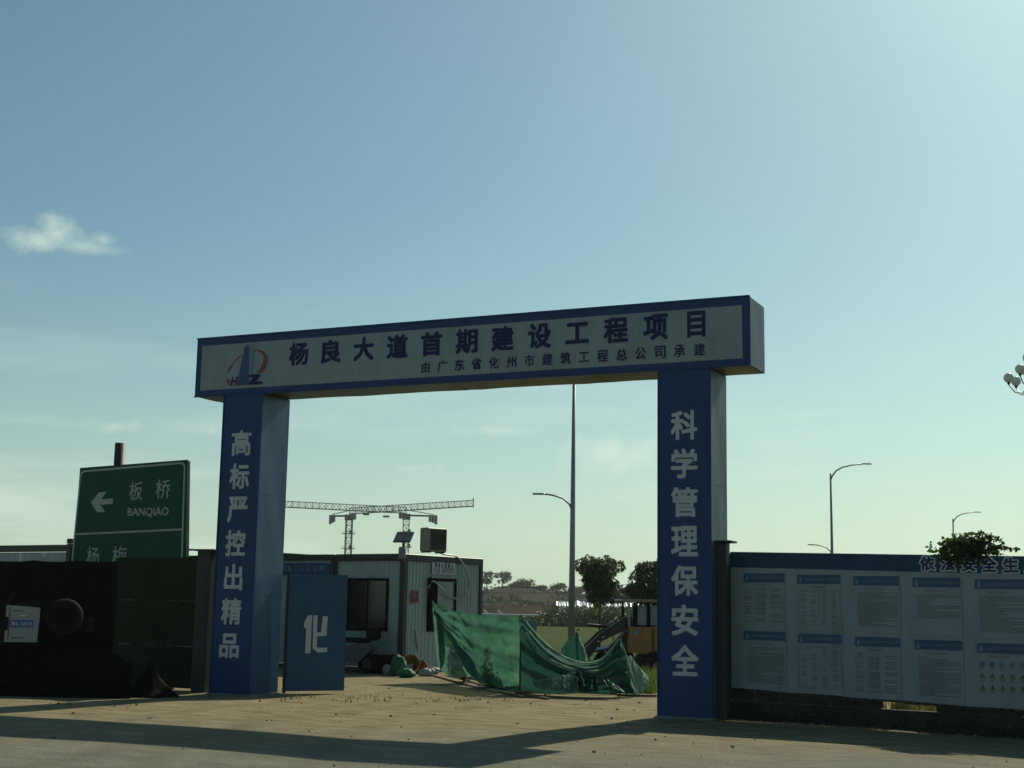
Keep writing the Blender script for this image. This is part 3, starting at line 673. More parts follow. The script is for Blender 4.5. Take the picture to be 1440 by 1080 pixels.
# ------------------------------------------------------------------ vehicle on the left
def make_suv():
    s = 27.4; P = at(62, 960, s); P = gnd(62, 841+1.6*FPX/s); 
    t = thing('parked_suv', (P.x, P.y, 0), YAW+R(21), 'dark off-road car with white tailgate and spare wheel parked before the black net', 'car')
    k = FPX/s
    def X(px): return (px-62)/k
    def Zp(py): return 1.6-(py-843)/k
    W2 = .84
    b = MB(); b.prism([(-W2, .52), (W2, .52), (W2, 1.0), (W2-.05, 1.14), (-W2+.05, 1.14), (-W2, 1.0)], .0, 3.7); b.build('body', 'black', t)
    MB().prism([(-W2+.05, 1.142), (W2-.05, 1.142), (W2-.12, 1.62), (W2-.2, 1.72), (-W2+.2, 1.72), (-W2+.12, 1.62)], .03, 2.3).build('canopy', 'black', t)
    MB().prism([(-W2+.05, 1.144), (W2-.05, 1.144), (W2-.05, 1.16), (-W2+.05, 1.16)], 2.32, 3.6).build('bonnet', 'black', t)
    MB().box((-.05, .018, 1.40), (1.15, .012, .36)).build('rear_window', 'rubber', t)
    tg = MB(); tg.prism([(-W2+.03, Zp(905)), (X(50)-.02, Zp(905)), (X(50), Zp(868)), (X(50), Zp(856)), (-W2+.03, Zp(853))], -.035, -.002); tg = tg.build('tailgate', 'carwhite', t)
    MB().box((X(9), -.040, (Zp(905)+Zp(853))/2), (.012, .008, .66)).build('panel_gap', 'black', tg)
    MB().bbox((X(27), -.045, Zp(868)), (.20, .03, .035), .01).build('handle', 'chrome', tg)
    pl = MB().bbox((X(26), -.048, Zp(879)), (.44, .014, .14), .005).build('number_plate', 'plateblue', t)
    m = MB(); glyph(m, '粤K·32570', X(26), Zp(879), .40, .09, -.058, .01); m.build('plate_lettering', 'letter', pl)
    MB().bbox((X(3), -.045, Zp(879)), (.13, .05, .26), .02).build('tail_light', 'rubber', t)
    MB().bbox((X(120), -.02, Zp(880)), (.10, .05, .26), .02).build('tail_light', 'rubber', t)
    m = MB(); glyph(m, 'OFF-ROAD', X(21), Zp(861), .2, .022, -.038, .01) if False else m.box((X(21), -.038, Zp(861)), (.2, .004, .018)); m.box((X(22), -.038, Zp(899)), (.24, .004, .018)); m.build('badge', 'dark', tg)
    sp = MB().ring((X(84), -.17, Zp(868)), (0, 1, 0), .25, .105, 32, 12).build('spare_wheel', 'rubber', t, True)
    MB().tube([(X(84), -.2, Zp(868)), (X(84), -.04, Zp(868))], .19, 20).build('rim', 'black', sp)
    for a in range(5): MB().ball((X(84)+.07*math.cos(a*1.257), -.205, Zp(868)+.07*math.sin(a*1.257)), .010, 6, 4).build('wheel_nut', 'grease', sp)
    MB().bbox((0, -.08, .50), (1.6, .16, .16), .03).build('bumper', 'rubber', t)
    MB().bbox((X(93), -.17, .53), (.06, .02, .05), .01).build('reflector', 'paleplastic', t)
    for sx in (-1, 1):
        for y in (.75, 3.0):
            wv = MB().ring((sx*.72, y, .33), (1, 0, 0), .23, .10, 28, 10).build('wheel', 'rubber', t, True); MB().tube([(sx*.66, y, .33), (sx*.80, y, .33)], .17, 16).build('rim', 'dark', wv)
    MB().tube([(-.6, -.05, .62), (-.2, -.12, .30)], .02).build('tow_strap', 'black', t)
make_suv()

# ------------------------------------------------------------------ green road sign behind the fence
def make_sign():
    s = 33.6; ang = 0
    P = at(188, 842, s); t = thing('road_sign', (P.x, P.y, 0), 0, 'green direction sign reading 板桥 BANQIAO on a thick post behind the net fence', 'road sign')
    A = Vector((P.x, P.y))
    def q(px, py):
        x, z = on_plane(px, py, A, 0); return x, z
    c = {k: q(*v) for k, v in dict(tl=(113, 658), tr=(263.5, 646.5), bl=(103, 780), br=(261.5, 780)).items()}
    def ext(a, b, z): k = (z-a[1])/(b[1]-a[1]); return (a[0]+(b[0]-a[0])*k, z)
    bl = ext(c['tl'], c['bl'], 1.7); br = ext(c['tr'], c['br'], 1.7)
    MB().prism([bl, br, c['tr'], c['tl']], -.01, .02).build('board', 'sign_green', t)
    # rim behind to the right side
    MB().prism([br, (br[0]+.02, br[1]), (c['tr'][0]+.02, c['tr'][1]-.03), c['tr']], .022, .09).build('board_edge', 'dark', t)
    def Z(px, py): return on_plane(90+px/6.353, 630+py/6.353, A, 0)
    def line(pts, w, nm, y=-.014):
        m = MB()
        for i in range(len(pts)-1):
            a, b = Vector(pts[i]), Vector(pts[i+1]); d = (b-a).normalized(); n = Vector((-d.y, d.x))*w/2; a -= d*w*.3; b += d*w*.3
            m.prism([tuple(a-n), tuple(b-n), tuple(b+n), tuple(a+n)], y-.002*i*.1, y+.003)
        return m.build(nm, 'sign_white', t)
    line([Z(75, 1010), Z(150, 250), Z(163, 220), Z(190, 208), Z(1040, 135), Z(1070, 142), Z(1080, 165), Z(1055, 1010)], .045, 'border_line')
    line([Z(112, 770), Z(1052, 728)], .045, 'divider_line')
    m = MB(); m.prism([Z(*p) for p in ((243, 487), (318, 398), (388, 390), (330, 462), (440, 450), (440, 498), (325, 508), (372, 570), (300, 575))][::-1], -.016, -.011); m.build('arrow', 'sign_white', t)
    def ch(s_, px0, py0, px1, py1, bold=.004):
        a = Z(px0, py1); b = Z(px1, py0); m = MB(); glyph(m, s_, (a[0]+b[0])/2, (a[1]+b[1])/2, b[0]-a[0], b[1]-a[1], -.016, bold); m.build('sign_character', 'sign_white', t)
    ch('板', 582, 298, 710, 470); ch('桥', 818, 280, 958, 455); ch('BANQIAO', 570, 528, 942, 622, .012)
    ch('杨', 200, 885, 325, 1060); ch('梅', 430, 875, 572, 1055); ch('YANGMEI', 200, 1110, 572, 1195, .012)
    # post
    px_, _ = on_plane(160, 640, A, 0)
    MB().tube([(px_-.01, .22, -.1), (px_, .22, on_plane(160, 622, A, 0)[1])], .135, 18).build('post', 'dark', t, True)
    for z in (2.4, 3.6, 4.3): MB().box((px_+.3, .07, z), (1.9, .06, .07)).build('cross_rail', 'dark', t)
make_sign()

# ------------------------------------------------------------------ containers
K = Vector((-16.30, 29.16))
def ribbed(x0, x1, y, z0, z1, parent, holes=(), pitch=.13, nm='wall_panel', seg=.95, inv=1):
    """corrugated wall panels in the x-z plane, one part per sheet; holes = (xa, xb, za, zb)"""
    n = max(1, round((x1-x0)/seg)); w = (x1-x0)/n
    for i in range(n):
        a, b = x0+i*w+.003, x0+(i+1)*w-.003; m = MB(); xs = []; x = a
        while x < b-.001:
            for dx, dy in ((0, 0), (.62, 0), (.72, .012), (.90, .012)):
                q = x+dx*pitch
                if q < b: xs.append((q, dy))
            x += pitch
        xs.append((b, 0)); cuts = sorted(set([h for ho in holes for h in ho[:2] if a < h < b]))
        for cct in cuts: xs.append((cct, 0))
        xs.sort()
        for (p, dp), (q, dq) in zip(xs, xs[1:]):
            if q-p < 1e-5: continue
            mid = (p+q)/2; spans = [(z0, z1)]
            for ho in holes:
                if ho[0] < mid < ho[1]: spans = [(z0, ho[2]), (ho[3], z1)]
            for s0, s1 in spans: m.add([(p, y+inv*dp, s0), (q, y+inv*dq, s0), (q, y+inv*dq, s1), (p, y+inv*dp, s1)], [(0, 1, 2, 3)])
        m.build(nm, 'container', parent)
def window(parent, x0, x1, z0, z1, y, glass='glass_dark', n=2, frame='black'):
    w = MB()
    for (c, d) in ((((x0+x1)/2, y, z0+.025), (x1-x0, .07, .05)), (((x0+x1)/2, y, z1-.025), (x1-x0, .07, .05)), ((x0+.025, y, (z0+z1)/2), (.05, .068, z1-z0-.1)), ((x1-.025, y, (z0+z1)/2), (.05, .068, z1-z0-.1))): w.box(c, d)
    w = w.build('window', frame, parent)
    for i in range(n):
        a = x0+.05+(x1-x0-.1)*i/n; b = x0+.05+(x1-x0-.1)*(i+1)/n; q = MB(); q.box(((a+b)/2, y+.012*i, (z0+z1)/2), (b-a-.03, .008, z1-z0-.12)); q.build('pane', glass, w)
        q = MB()
        for xx in (a+.012, b-.012): q.box((xx, y+.012*i, (z0+z1)/2), (.024, .02, z1-z0-.11))
        q.build('sash', frame, w)
def make_booth():
    # local frame: x to the right end face ... local x runs along the left-hand face (leftwards negative), y goes back
    t = thing('guard_booth', (K.x, K.y, 0), R(-10), 'pale ribbed metal guard booth with rooftop air conditioner beside the green net', 'booth')
    H = 2.80; LW = 2.18; DP = 3.17
    px = lambda p, q: on_plane(p, q, K, 170)
    wx0, wx1 = -px(487, 850)[0], -px(545, 850)[0]; wz0, wz1 = .97, 2.22
    ribbed(-LW+.06, -.12, .03, .12, H-.16, t, [(wx0, wx1, wz0, wz1)])
    window(t, wx0, wx1, wz0, wz1, .02)
    MB().box(((wx0+wx1)/2, .30, (wz0+wz1)/2), (wx1-wx0, .01, wz1-wz0)).build('dark_interior', 'black', t)
    # right end face: child rotated
    e = bpy.data.objects.new('end_wall', None); link(e, t); e.rotation_euler = (0, 0, R(90)); e.empty_display_size = .1
    qx = lambda p, q: on_plane(p, q, K, 80)
    ex0, ex1 = qx(602, 850)[0], qx(641, 850)[0]
    ribbed(.12, DP-.12, .03, .12, H-.16, e, [(ex0, ex1, .97, 2.25)])
    w = MB()
    for (c, d) in ((((ex0+ex1)/2, .02, 1.0), (ex1-ex0, .07, .05)), (((ex0+ex1)/2, .02, 2.22), (ex1-ex0, .07, .07)), ((ex0+.02, .02, 1.6), (.05, .068, 1.15)), ((ex1-.02, .02, 1.6), (.05, .068, 1.15)), ((ex0+.33, .02, 1.6), (.05, .06, 1.15))): w.box(c, d)
    w.build('window_frame', 'black', e)
    MB().box(((ex0+.35+ex1)/2, .03, 1.62), (ex1-ex0-.40, .01, 1.14)).build('pane', 'glass_pale', e)
    MB().box((ex0+.18, .30, 1.6), (.34, .01, 1.2)).build('dark_interior', 'black', e)
    # printed notices
    s0, z0 = qx(607, 806); s1, z1 = qx(640, 790)
    n = MB().box(((s0+s1)/2, -.012, (z0+z1)/2), (s1-s0, .01, abs(z1-z0)+.04)).build('notice', 'letter', e)
    m = MB()
    for i in range(6): glyph(m, '闲杂人员莫入'[i], s0+.14+i*(s1-s0-.2)/5.6, max(z0, z1)-.11, .09, .12, -.019, .02)
    for i in range(2): glyph(m, '门卫'[i], s0+.12+i*.13, min(z0, z1)+.06, .09, .11, -.019, .02)
    for i in range(5): m.box((s0+.62, -.018, min(z0, z1)+.02+i*.03), (.5, .002, .012))
    m.build('notice_lettering', 'navytext', e)
    s2, z2 = qx(583, 838); MB().box((s2, -.012, z2-.02), (.26, .008, .30)).build('red_notice', mat('faded_red_paper', (.30, .10, .09), .7), e)
    m = MB()
    for i in range(2):
        for j in range(2): glyph(m, '安全第一'[i*2+j], s2-.06+j*.12, z2+.05-i*.13, .09, .09, -.018, .01)
    m.build('notice_lettering', 'dark', e)
    # frame
    for (x, y, w_) in ((-.06, .06, .15), (-LW+.03, .06, .06), (-.05, DP-.06, .12), (-LW+.05, DP-.06, .1)):
        MB().bbox((x, y, H/2), (w_, .15 if y < 1 else .12, H), .01).build('corner_post', 'container_dark', t)
    MB().bbox((-LW/2, .05, H-.085), (LW-.02, .14, .17), .01).build('roof_rail', 'container_dark', t)
    MB().bbox((-.05, DP/2, H-.085), (.14, DP-.2, .165), .01).build('roof_rail', 'container_dark', t)
    MB().box((-LW/2, DP/2, H-.02), (LW-.1, DP-.1, .03)).build('roof', 'galv', t)
    MB().bbox((-LW/2, .05, .055), (LW-.02, .13, .11), .01).build('floor_rail', 'container_dark', t); MB().bbox((-.05, DP/2, .055), (.13, DP-.2, .108), .01).build('floor_rail', 'container_dark', t)
    MB().box((-LW+.02, DP/2, H/2), (.03, DP-.1, H-.2)).build('side_wall', 'container', t); MB().box((-LW/2, DP-.02, H/2), (LW-.1, .03, H-.2)).build('rear_wall', 'container', t)
    # hose looping down the end wall
    pts = [qx(*p) for p in ((606, 768), (620, 779), (640, 783), (650, 797), (656, 815), (655, 832), (645, 842), (632, 840), (618, 828), (607, 817), (600, 827))]
    cp = [(a, -.05-(.02 if 2 < i < 9 else 0), b) for i, (a, b) in enumerate(pts)]
    dense = []
    for i in range(len(cp)-1):
        p0, p1, p2, p3 = [Vector(cp[min(max(i+k, 0), len(cp)-1)]) for k in (-1, 0, 1, 2)]
        for u in (0, .25, .5, .75): dense.append(.5*((2*p1)+(-p0+p2)*u+(2*p0-5*p1+4*p2-p3)*u*u+(-p0+3*p1-3*p2+p3)*u**3))
    dense.append(Vector(cp[-1])); MB().tube(dense, .02, 6).build('hose', 'hose', e, True)
    MB().tube([(ex0, -.05, 2.28), (ex0+.02, -.06, 1.9), (ex0+.0, -.05, 1.3)], .022, 6).build('cable', 'black', e)
    return t
booth = make_booth()
def make_ac():
    k = FPX/30.2; P = at(607, 781, 30.4); t = thing('air_conditioner', (P.x-.02, P.y+.1, 2.73), R(68), 'beige air conditioner outdoor unit standing on the guard booth roof', 'air conditioner')
    t.scale = (.9, .9, .92)
    MB().bbox((0, 0, .31), (.62, .30, .56), .02).build('casing', mat('ac_grey_casing', (.26, .25, .21), .5, .1), t)
    for x in (-.22, .22): MB().box((x, 0, .015), (.05, .34, .03)).build('foot', 'dark', t)
    f_ = MB().box((.03, -.156, .31), (.50, .01, .48)).build('grille', 'grease', t); m = MB()
    for r_ in (.06, .10, .14, .18): m.ring((.03, -.168, .31), (0, 1, 0), r_, .004, 24, 4)
    m.build('fan_guard', 'dark', f_)
    c = MB()
    for i in range(14): c.box((.315, 0, .07+i*.036), (.012, .26, .012))
    c.build('coil_fins', 'galv', t)
make_ac()
def make_solar():
    P = at(568, 779, 29.3); t = thing('solar_lamp', (P.x, P.y-.02, 2.45), R(12), 'solar powered floodlight on the front corner of the guard booth', 'lamp')
    MB().box((0, .0, .30), (.045, .045, .5)).build('bracket', 'dark', t)
    rt = Matrix.Rotation(R(38), 3, 'X') @ Matrix.Rotation(R(0), 3, 'Z')
    p = MB().box((0, -.02, .56), (.36, .34, .025), rt).build('solar_panel', mat('solar_cells', (.09, .10, .10), .45, var=.2), t)
    MB().box((0, -.025, .548), (.38, .36, .012), rt).build('panel_frame', 'galv', p)
    l_ = MB().bbox((0, -.10, .22), (.15, .07, .24), .02).build('lamp_head', mat('lamp_grey_shell', (.2, .2, .19), .5), t)
    MB().box((0, -.139, .22), (.11, .006, .18)).build('lens', 'glass_pale', l_)
make_solar()
def make_offices():
    # office unit in line with the booth, then a second further left
    dirv = Vector((math.cos(R(170)), math.sin(R(170))))
    for i, (off, lab) in enumerate(((2.22, 'grey office container behind the open gate leaf joined to the guard booth'), (8.45, 'pale office container behind the net fence between road sign and left pillar'))):
        B = K+dirv*off; t = thing('office_container', (B.x, B.y, 0), R(-10), lab, 'container', 'office containers in a row')
        Lg, H, D = 6.05, 2.80, 2.4
        ribbed(-Lg+.1, -.1, .03, .12, H-.14, t, [(-3.2, -2.2, .95, 2.1)]); window(t, -3.2, -2.2, .95, 2.1, .02)
        for x in (-.05, -Lg+.05):
            for y in (.05, D-.05): MB().bbox((x, y, H/2), (.10, .13, H), .01).build('corner_post', 'container_dark', t)
        for y in (.05, D-.05): MB().bbox((-Lg/2, y, H-.075), (Lg-.2, .12, .15), .01).build('roof_rail', 'container_dark', t)
        MB().bbox((-Lg/2, .05, .055), (Lg-.2, .12, .11), .01).build('floor_rail', 'container_dark', t)
        MB().box((-Lg/2, D/2, H-.015), (Lg-.1, D-.1, .03)).build('roof', 'galv', t)
        for x in (-.02, -Lg+.02): MB().box((x, D/2, H/2), (.03, D-.15, H-.2)).build('end_wall', 'container', t)
        if i == 0:
            MB().prism([(-2.3, H+.002), (-1.0, H+.002), (-2.2, H+.07)], .3, 1.4).build('roof_sheet', 'dark', t)
    B = K+dirv*2.22
    t = thing('small_banner', (B.x, B.y, 0), R(-10), 'small navy banner with pale lettering across the grey office container wall', 'banner')
    z1 = on_plane(430, 792, K, 170)[1]; z0 = on_plane(430, 809, K, 170)[1]
    MB().box((-1.55, -.03, (z0+z1)/2), (2.85, .012, z1-z0)).build('cloth', 'bluebanner', t)
    m = MB(); s_ = '安全生产文明施工人人有责'
    for i, ch in enumerate(s_): cjk(m, ch, -.38-.215*(len(s_)-1-i), (z0+z1)/2+.02, .15, -.040, .01)
    m.build('banner_lettering', 'logopale', t)
make_offices()
def make_left_container():
    A = at(92, 842, 38.0); A2 = Vector((A.x, A.y)); t = thing('site_container', (A.x, A.y, 0), R(-7), 'pale container with lifting corner fittings behind the black net at far left', 'container')
    H = on_plane(92, 766, A2, 173)[1]; Lg = 6.0
    ribbed(-Lg+.1, -.06, .03, .1, H-.2, t, pitch=.28)
    MB().bbox((0, .06, H/2+.02), (.16, .16, H+.02), .01).build('corner_post', 'container_dark', t); MB().bbox((-Lg, .06, H/2), (.16, .16, H), .01).build('corner_post', 'container_dark', t)
    for (sx) in (-1, 1):
        MB().box((sx*.085, .06, H+.10), (.02, .12, .12)).box((sx*.045, .06, H+.155), (.06, .12, .02)).build('corner_fitting', 'container_dark', t)
    MB().bbox((0, .06, H+.07), (.06, .1, .14), .006).build('corner_fitting', 'container_dark', t)
    MB().bbox((-Lg/2, .05, H-.09), (Lg-.17, .13, .18), .01).build('roof_rail', 'container_dark', t)
    MB().box((-Lg/2, 1.2, H-.06), (Lg-.1, 2.2, .04)).build('roof', 'galv', t)
    for x in (-.03, -Lg+.03): MB().box((x, 1.25, H/2), (.04, 2.2, H-.15)).build('end_wall', 'container', t)
    # neighbour to the right, behind the sign
    t2 = thing('site_container', (A.x+.25+2.4*math.cos(R(-7)), A.y+.02-2.4*.12, 0), R(-7), 'narrow pale container behind the green road sign', 'container')
    ribbed(-2.3, -.1, .03, .1, H-.2, t2, pitch=.28)
    for x in (-2.36, -.04): MB().bbox((x, .06, H/2), (.12, .14, H), .01).build('corner_post', 'container_dark', t2)
    MB().bbox((-1.2, .05, H-.09), (2.2, .13, .18), .01).build('roof_rail', 'container_dark', t2)
    MB().box((-1.2, 1.2, H-.06), (2.3, 2.2, .04)).build('roof', 'galv', t2)
make_left_container()

# ------------------------------------------------------------------ clutter before the booth
def make_scooter():
    P = gnd(499, 947); t = thing('scooter', (P.x-.38, P.y+.1, 0), R(12), 'white and orange scooter parked beside the guard booth window', 'scooter')
    for x in (-.62, .58):
        w = MB().ring((x, 0, .24), (0, 1, 0), .18, .055, 24, 8).build('wheel', 'rubber', t, True); MB().tube([(x, -.04, .24), (x, .04, .24)], .11, 14).build('rim', 'dark', w)
    MB().prism([(-.35, .28), (.40, .25), (.72, .55), (.70, .66), (.35, .70), (.10, .62), (-.02, .36), (-.35, .36)], -.14, .14).build('body', 'scootgrey', t)
    MB().prism([(-.36, .30), (-.44, .92), (-.52, .94), (-.50, .32)], -.19, .19).build('leg_shield', 'orange', t)
    MB().tube([(-.60, 0, .26), (-.47, 0, .98)], .03).build('fork', 'dark', t)
    MB().tube([(-.42, -.32, 1.03), (-.46, 0, 1.0), (-.42, .32, 1.03)], .018).build('handlebar', 'dark', t)
    MB().bbox((.30, 0, .76), (.70, .27, .12), .04).build('seat', 'rubber', t)
    MB().bbox((.72, 0, .90), (.30, .34, .28), .05).build('top_box', 'rubber', t)
    MB().ball((-.52, 0, .90), (.07, .09, .08)).build('headlight', 'glass_pale', t, True)
    for s_ in (-1, 1):
        q = MB().tube([(-.43, s_*.25, 1.03), (-.42, s_*.30, 1.18)], .008).build('mirror', 'dark', t); MB().ball((-.42, s_*.31, 1.22), (.02, .06, .045)).build('mirror_head', 'black', q, True)
    MB().prism([(-.85, .40), (-.62, .50), (-.40, .42), (-.42, .38), (-.62, .46), (-.83, .37)], -.07, .07).build('front_mudguard', 'orange', t)
    MB().tube([(.05, .0, .25), (.0, -.18, .01)], .014).build('kickstand', 'dark', t)
make_scooter()
def sack(px, py, r, lab, mt, seed, name='sack', cat='sack', z=None, group=None):
    P = gnd(px, py); m = MB(); m.ball((0, 0, 0), 1, 30, 20, .02, seed); rn = random.Random(seed)
    vs = []
    for v in m.v:
        x, y, z_ = v; zz = z_*r[2]; k = 1+.12*math.sin(5*math.atan2(y, x)+seed)*max(0, z_)
        vs.append((x*r[0]*k, y*r[1]*k, max(zz, -r[2]*.8)))
    from mathutils import noise as mn
    vs = [tuple(Vector(v)*(1+.26*mn.noise(Vector(v)*9+Vector((seed*3, 0, 0)))+.12*mn.noise(Vector(v)*24))) for v in vs]
    m.v = vs; o = m.build(name, mt, None, True); o.location = (P.x, P.y, r[2]*.8); tag(o, lab, cat, group); return o
P = gnd(532, 947)
t = thing('tub', (P.x, P.y+.1, 0), R(-10), 'dark open tub standing between scooter and green sack', 'tub')
m = MB(); n = 20; vs = []; fs = []
for (r_, z) in ((.24, 0), (.31, .42), (.33, .42), (.33, .44), (.29, .44), (.22, .03)):
    for k in range(n): a = 2*math.pi*k/n; vs.append((r_*math.cos(a)*1.1, r_*math.sin(a)*.8, z))
for i in range(5):
    for k in range(n): fs.append((i*n+k, i*n+(k+1) % n, (i+1)*n+(k+1) % n, (i+1)*n+k))
m.add(vs, fs).build('wall', 'rubber', t, True); MB().tube([(0, 0, .03), (0, 0, .05)], .2, 16).build('base', 'rubber', t)
sack(545, 948, (.12, .10, .12), 'small pale plastic bag on the ground left of the green sack', 'paleplastic', 2, 'plastic_bag', 'bag')
sack(560, 950, (.20, .17, .25), 'tall green woven sack leaning on the booth corner post', 'greenbag', 3)
sack(571, 953, (.21, .15, .11), 'low green woven sack lying before the booth corner', 'greenbag', 4)
sack(600, 951, (.20, .13, .10), 'pale plastic bag lying right of the red cloth', 'paleplastic', 6, 'plastic_bag', 'bag')
sack(611, 948, (.13, .10, .09), 'small pale plastic bag nearest the green net', 'paleplastic', 8, 'plastic_bag', 'bag')
sack(590, 947, (.19, .13, .17), 'red cloth bundle between yellow basket and pale bag', 'redcloth', 7, 'cloth_bundle', 'cloth')
P = gnd(578, 948); t = thing('basket', (P.x, P.y, .19), 0, 'yellow woven basket tipped over beside the green sack', 'basket')
t.rotation_euler = (R(62), R(22), R(10)); m = MB(); vs = []; fs = []; n = 22
for (r_, z) in ((.12, -.14), (.19, 0), (.21, .14), (.22, .15), (.20, .145), (.17, 0)):
    for k in range(n): a = 2*math.pi*k/n; rr = r_*(1+.02*(k % 2)); vs.append((rr*math.cos(a), rr*math.sin(a), z))
for i in range(5):
    for k in range(n): fs.append((i*n+k, i*n+(k+1) % n, (i+1)*n+(k+1) % n, (i+1)*n+k))
m.add(vs, fs).build('wall', 'yellowbag', t); MB().ring((0, 0, .15), (0, 0, 1), .215, .012, 22, 6).build('rim', 'yellowbag', t)
A = gnd(590, 946); B_ = Vector((K.x+.14, K.y+.35, 1.0))
t = thing('broom', (A.x, A.y, 0), 0, 'long handled broom leaning on the end wall of the booth', 'broom'); v = B_-A
MB().tube([(0, 0, .06), tuple(v)], .014, 6).build('handle', 'wood', t); MB().prism([(-.14, 0), (.14, 0), (.04, .16), (-.04, .16)], -.03, .03).build('brush', 'weed', t)

# ------------------------------------------------------------------ green safety net draped over poles
from mathutils import noise as _mn
def poly(pts, u):
    n = len(pts)-1; k = min(int(u*n), n-1); w = u*n-k
    g = lambda i: Vector(pts[min(max(i, 0), n)])
    p0, p1, p2, p3 = g(k-1), g(k), g(k+1), g(k+2)
    return .5*((2*p1)+(-p0+p2)*w+(2*p0-5*p1+4*p2-p3)*w*w+(-p0+3*p1-3*p2+p3)*w**3)
def lin(pts, u):
    n = len(pts)-1; k = min(int(u*n), n-1); w = u*n-k; return Vector(pts[k])*(1-w)+Vector(pts[k+1])*w
NETDIR = Vector((.42, -.9, 0)).normalized()                           # roughly towards the viewer's side
def drape(name, mt, parent, top, bot, nu=70, nv=26, fold=.05, freq=20, lean=0, seed=0, belly=0, dirn='v', sm=True, crease=1.0):
    rn = random.Random(seed); ph = [rn.uniform(0, 6) for _ in range(5)]
    tp = [at(*p) for p in top]; bt = [at(*p) if len(p) == 3 else gnd(p[0], p[1], .02) for p in bot]
    T = (lambda u: poly(tp, u)) if sm else (lambda u: lin(tp, u))
    def fn(u, v):
        a = T(u); b = poly(bt, u) if sm else lin(bt, u); p = b.lerp(a, v)
        if dirn == 'v': w = math.sin(u*freq+ph[0]+1.2*math.sin(v*2+ph[1]))*.6+math.sin(u*freq*2.3+ph[2]+v)*.25+.3*math.sin(v*5+u*7+ph[3])
        else: w = math.sin(v*freq+ph[0]+2.2*math.sin(u*3+ph[1]))*.6+math.sin(v*freq*2.1+ph[2]+u*2)*.3+.3*math.sin(u*6+ph[3])
        q_ = Vector((u*len(tp)*.9+seed*7.3, v*2.2+u*len(tp)*.35, seed)); rd = 1-2*abs(_mn.noise(q_*1.15)); rd2 = 1-2*abs(_mn.noise(q_*3.1)); w += crease*(rd*rd*abs(rd)*1.5+.5*rd2*rd2*rd2)
        edge = min(1, 6*min(v+.03, 1-v+.10))
        return p+NETDIR*(fold*w*edge+belly*math.sin(math.pi*v))
    return cloth(MB(), lambda u, v: tuple(fn(u, v)), nu, nv).build(name, mt, parent, True)
